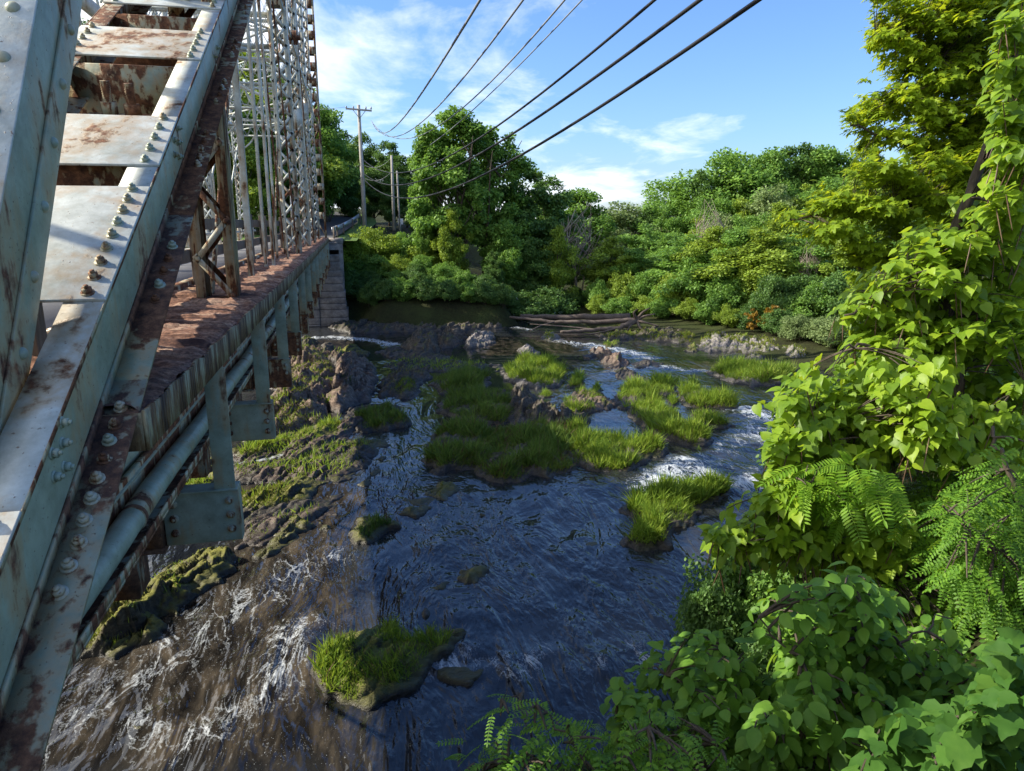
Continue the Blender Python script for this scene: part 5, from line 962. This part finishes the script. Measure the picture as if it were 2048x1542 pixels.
# darker bank growth behind those plants
for q, (px, top, d, key, wid, lb) in enumerate([(1545, 1135, 8.0, 'shrubd', .7, 'dark bush on the waterline left of the thicket'), (1620, 1160, 7.4, 'shrub', .7, 'green bush on the bank above the elm sapling'), (1490, 1250, 7.2, 'shrubd', .5, 'small dark bush at the waterline by the shaded elm'), (1690, 800, 12.5, 'shrubd', .8, 'dark bush behind the heart leaved tree at the waterline'), (1800, 730, 12, 'shrubd', .9, 'dark bush behind the trunk of the heart leaved tree'), (1920, 680, 11.5, 'shrubd', .9, 'dark bush right of the heart leaved trunk'), (2040, 660, 11, 'shrubd', 1.0, 'dark bush at the right edge behind the heart leaves'),
        (1850, 990, 9.2, 'shrubd', .9, 'dark undergrowth bush behind the thicket'), (1990, 960, 9, 'shrubd', 1.0, 'dark undergrowth bush right of the thicket'), (1720, 1190, 7.6, 'shrubd', .8, 'dark bush between thicket and elm sapling'), (1880, 1260, 6.4, 'shrubd', .8, 'dark bush behind the elm sapling'), (2030, 1230, 6.2, 'shrubd', .8, 'dark bush behind the vine'), (1640, 1350, 6.2, 'shrubd', .7, 'dark low bush under the elm sapling'), (1480, 1420, 6.2, 'shrubd', .6, 'dark low bush under the shaded elm'), (1760, 1440, 4.9, 'shrubd', .6, 'dark low bush left of the vine')]):
    tree('bush', key, lb, px, top, d, wid, 'bush', 'undergrowth of the near bank', .5)
# ================================================================== poles, wires, road, driftwood
def atplan(px, py, x0, y0, x1, y1):      # pixel -> point in the upright plane through two plan points
    n = np.array([y1 - y0, -(x1 - x0), 0.]); return onplane(px, py, n, np.array([x0, y0, 0.]))
PX, PY_ = 1.55, 60.0
UP = empty('utility_pole', (PX, PY_, -1.3), 'tall grey wooden utility pole with crossarm beside the road', 'utility pole')
zt = aty_ = (446 - 229) / 1447 * 60 * 1.0
m = MB(); m.tube([(PX, PY_, -1.5), (PX, PY_, 3), (PX - .05, PY_, zt)], [.19, .16, .12], 12); m.build('pole', M['pole'], UP, True)
m = MB(); m.bar((PX - 1.05, PY_ - .16, zt - .32), (PX + .95, PY_ - .16, zt - .42), .10, .13); m.build('crossarm', M['pole'], UP, bevel=.01)
m = MB(); m.bar((PX - .5, PY_ - .17, zt - .4), (PX - .02, PY_ - .17, zt - 1.0), .03, .05); m.bar((PX + .45, PY_ - .17, zt - .45), (PX + .0, PY_ - .17, zt - 1.0), .03, .05); m.build('arm_brace', M['galv'], UP)
for dx in (-1.0, -.45, .5, .9):
    m = MB(); m.tube([(PX + dx, PY_ - .16, zt - .32), (PX + dx, PY_ - .16, zt - .22), (PX + dx, PY_ - .16, zt - .12)], [.05, .065, .04], 8); m.build('insulator', M['insul'], UP, True)
UQ = empty('utility_pole', (5.2, 74, -1.0), 'shorter grey utility pole behind, right of the tall one', 'utility pole')
b_ = atd(788, 446, 58); b_ = b_ / b_[1] * 58
UQ.location = (b_[0], b_[1], -.4)
m = MB(); m.tube([(b_[0], b_[1], -.6), (b_[0], b_[1], 3), (b_[0], b_[1], (446 - 322) / 1447 * 59.5)], [.125, .11, .09], 10); m.build('pole', M['pole'], UQ, True)
m = MB(); m.tube([(b_[0] + .45, b_[1] + .2, -.6), (b_[0] + .4, b_[1] + .2, (446 - 350) / 1447 * 59.5)], [.08, .065], 10); m.build('stub_pole', M['pole'], UQ, True)
def wire(label, pts, r, mat, x1=5.0, y1=-6.0, ext=-4.0):
    P = np.array([atplan(px, py, PX, PY_, x1, y1) for px, py in pts]); y = P[:, 1]
    c = np.polyfit(y, P[:, 2], 3 if len(pts) > 4 else 2); cx_ = np.polyfit(y, P[:, 0], 1)
    ys_ = np.concatenate([np.linspace(y.max(), 12, 40), np.linspace(11.5, max(y.min() + ext, 1.5), 24)])
    m = MB(); m.tube(np.stack([np.polyval(cx_, ys_), ys_, np.polyval(c, ys_)], 1), r, 8); tag(m.build('cable', M[mat], None, True), label, 'cable', 'overhead wires')
wire('thick black cable, uppermost of the three, crossing the sky to upper right', [(728, 321), (760, 340), (793, 346), (861, 332), (982, 257), (1131, 150), (1310, 0)], .022, 'cable')
wire('thick black cable, middle of the three crossing the sky', [(725, 345), (760, 365), (800, 371), (871, 352), (1010, 275), (1199, 150), (1400, 0)], .026, 'cable')
wire('thick black cable, lowest of the three crossing the sky', [(725, 355), (750, 378), (785, 393), (860, 391), (1014, 325), (1297, 150), (1517, 0)], .026, 'cable')
wire('thin wire leaving the crossarm, nearest the truss', [(743, 241), (759, 264), (814, 227), (867, 150), (960, 0)], .013, 'wire', 1.2, -6, -.5)
wire('thin wire from the crossarm, second from the truss', [(744, 243), (778, 273), (846, 241), (933, 150), (1045, 0)], .013, 'wire', 2.2, -6, -.5)
wire('thin wire from the crossarm, third from the truss', [(744, 245), (782, 273), (810, 278), (860, 262), (994, 150), (1130, 0)], .012, 'wire', 3.0, -6, -.5)
wire('thinnest wire, furthest right of the four thin ones', [(860, 290), (930, 233), (1021, 150), (1163, 0)], .009, 'wire', 3.2, -6, -.5)
def span(label, A, B, sag, r=.012):
    q_ = np.linspace(0, 1, 24)[:, None]; P = np.array(A) * (1 - q_) + np.array(B) * q_; P[:, 2] -= sag * 4 * (q_ * (1 - q_))[:, 0]
    m = MB(); m.tube(P, r, 6); tag(m.build('cable', M['wire'], None, True), label, 'cable', 'overhead wires')
top2 = np.array([b_[0], b_[1], (446 - 326) / 1447 * 59.5])
span('wire slung between the two poles, upper one', (PX, PY_, 4.6), top2, .5); span('wire slung between the two poles, lower one', (PX, PY_, 3.6), top2 - [0, 0, 1.0], .5)
span('wire running left from the crossarm behind the truss', (PX - 1.0, PY_ - .16, zt - .2), (-14, 66, zt - .3), .3)
# road beyond the bridge
def road_strip(name, pts, w_, mat):
    P = np.array(pts, float); t_q = nrm(np.gradient(P, axis=0)); s_ = np.stack([t_q[:, 1], -t_q[:, 0], 0 * t_q[:, 0]], 1); n = len(P)
    V = np.concatenate([P + s_ * w_ / 2, P - s_ * w_ / 2]); q = np.array([(i, i + 1, n + i + 1, n + i) for i in range(n - 1)])
    o = place(name, V, np.full(len(q), 4), q.ravel(), M[mat]); o['kind'] = 'structure'; return o
road_strip('road', [(-3.2, 41.3, -.92), (-3.1, 46, -.9), (-2.6, 52, -.75), (-1.9, 58, -.35), (-1.2, 64, .1), (-1.4, 70, .5), (-3, 78, 1.1), (-6, 88, 1.9)], 4.6, 'road')
road_strip('grass_verge', [(-.2, 42, -1.0), (.0, 47, -.95), (.4, 53, -.83), (1.1, 58, -.45), (1.9, 64, .0), (2.0, 70, .4), (.5, 78, 1.0)], 1.6, 'grassground')
road_strip('grass_verge', [(-6.6, 42, -.95), (-6.5, 47, -.92), (-6, 53, -.78), (-5.4, 58, -.38), (-4.8, 64, .06), (-5, 70, .45), (-6.8, 78, 1.05)], 2.6, 'grassground')
SL = empty('street_lamp', (-2.6, 64, 0), 'pale street lamp head on an arm above the road beyond the bridge', 'street lamp')
hp = atd(668, 333, 62); m = MB(); m.tube([(hp[0] - 2.4, hp[1], .0), (hp[0] - 2.4, hp[1], hp[2] + .2), (hp[0] - 1.8, hp[1], hp[2] + .45), (hp[0], hp[1], hp[2] + .1)], [.09, .06, .045, .035], 8); m.build('pole', M['galv'], SL, True)
m = MB(); m.tube([hp + [-.35, 0, .06], hp + [-.1, 0, .03], hp + [.3, 0, 0]], [.07, .13, .06], 10); m.build('lamp_head', M['white'], SL, True)
sp_ = atd(801, 443, 62); SG = empty('road_sign', (sp_[0], sp_[1], -.9), 'small white road sign beside the second utility pole', 'sign')
m = MB(); m.box((sp_[0] - .03, sp_[0] + .03), (sp_[1] + .02, sp_[1] + .08), (-1.1, sp_[2] + .2)); m.build('post', M['galv'], SG); m = MB(); m.box((sp_[0] - .22, sp_[0] + .22), (sp_[1], sp_[1] + .015), (sp_[2] - .25, sp_[2] + .25)); m.build('panel', M['white'], SG, bevel=.006)
RG = empty('guard_rail', (.6, 50, -1), 'galvanised roadside rail climbing the road beyond the abutment', 'guard rail'); gp = [(-.75, 43.5, -.4), (-.6, 48, -.35), (-.2, 53, -.2), (.5, 58, .15), (1.2, 63, .6)]
m = MB()
for a, b in zip(gp[:-1], gp[1:]): m.bar(a, b, .06, .28)
m.build('rail', M['galv'], RG)
for a in gp: m = MB(); m.box((a[0] + .04, a[0] + .14), (a[1], a[1] + .1), (a[2] - .9, a[2] + .15)); m.build('post', M['wood'], RG)
# driftwood: two logs and an uprooted tree across the head of the reach
def logobj(label, pl, r0, r1, br=()):
    P = spine(pl); b = MB(); b.tube(P + .02 * rng.normal(size=P.shape), np.linspace(r0, r1, len(P)), 10)
    o = empty('driftwood_log', P[0], label, 'log', 'driftwood logs'); b.build('trunk', M['drift'], o, True)
    for q in br: b = MB(); b.tube(spine(q), np.linspace(r1 * .7, r1 * .25, len(spine(q))), 7); b.build('branch', M['drift'], o, True)
    return o
logobj('longest dark driftwood log, lying behind the others', [(1262, 633, 38.2), (1180, 634, 38.6), (1100, 634, 39), (1040, 632, 39.3)], .19, .10)
logobj('pale driftwood pole propped in front of the longest log', [(1275, 640, 37.2), (1190, 644, 37.4), (1110, 643, 37.8), (1020, 634, 38.4)], .13, .07, [[(1110, 643, 37.8), (1080, 652, 37.2), (1060, 662, 36.6)]])
rt = logobj('uprooted driftwood tree with a fan of roots at its right end', [(1272, 640, 36.6), (1240, 655, 36.2), (1190, 659, 36), (1120, 664, 35.8)], .17, .07, [[(1240, 655, 36.2), (1180, 668, 35.4), (1100, 668, 35.4)], [(1190, 659, 36), (1120, 652, 36.4), (1060, 648, 37)]])
for a, b in [((1268, 626), (1275, 618)), ((1290, 632), (1310, 628)), ((1290, 645), (1318, 652)), ((1280, 655), (1300, 668)), ((1262, 650), (1250, 668)), ((1285, 625), (1300, 616))]:
    m = MB(); m.tube(spine([(1274, 640, 36.6), (*a, 36.3), (*b, 36.1)]), np.linspace(.10, .025, 15), 7); m.build('root', M['drift'], rt, True)
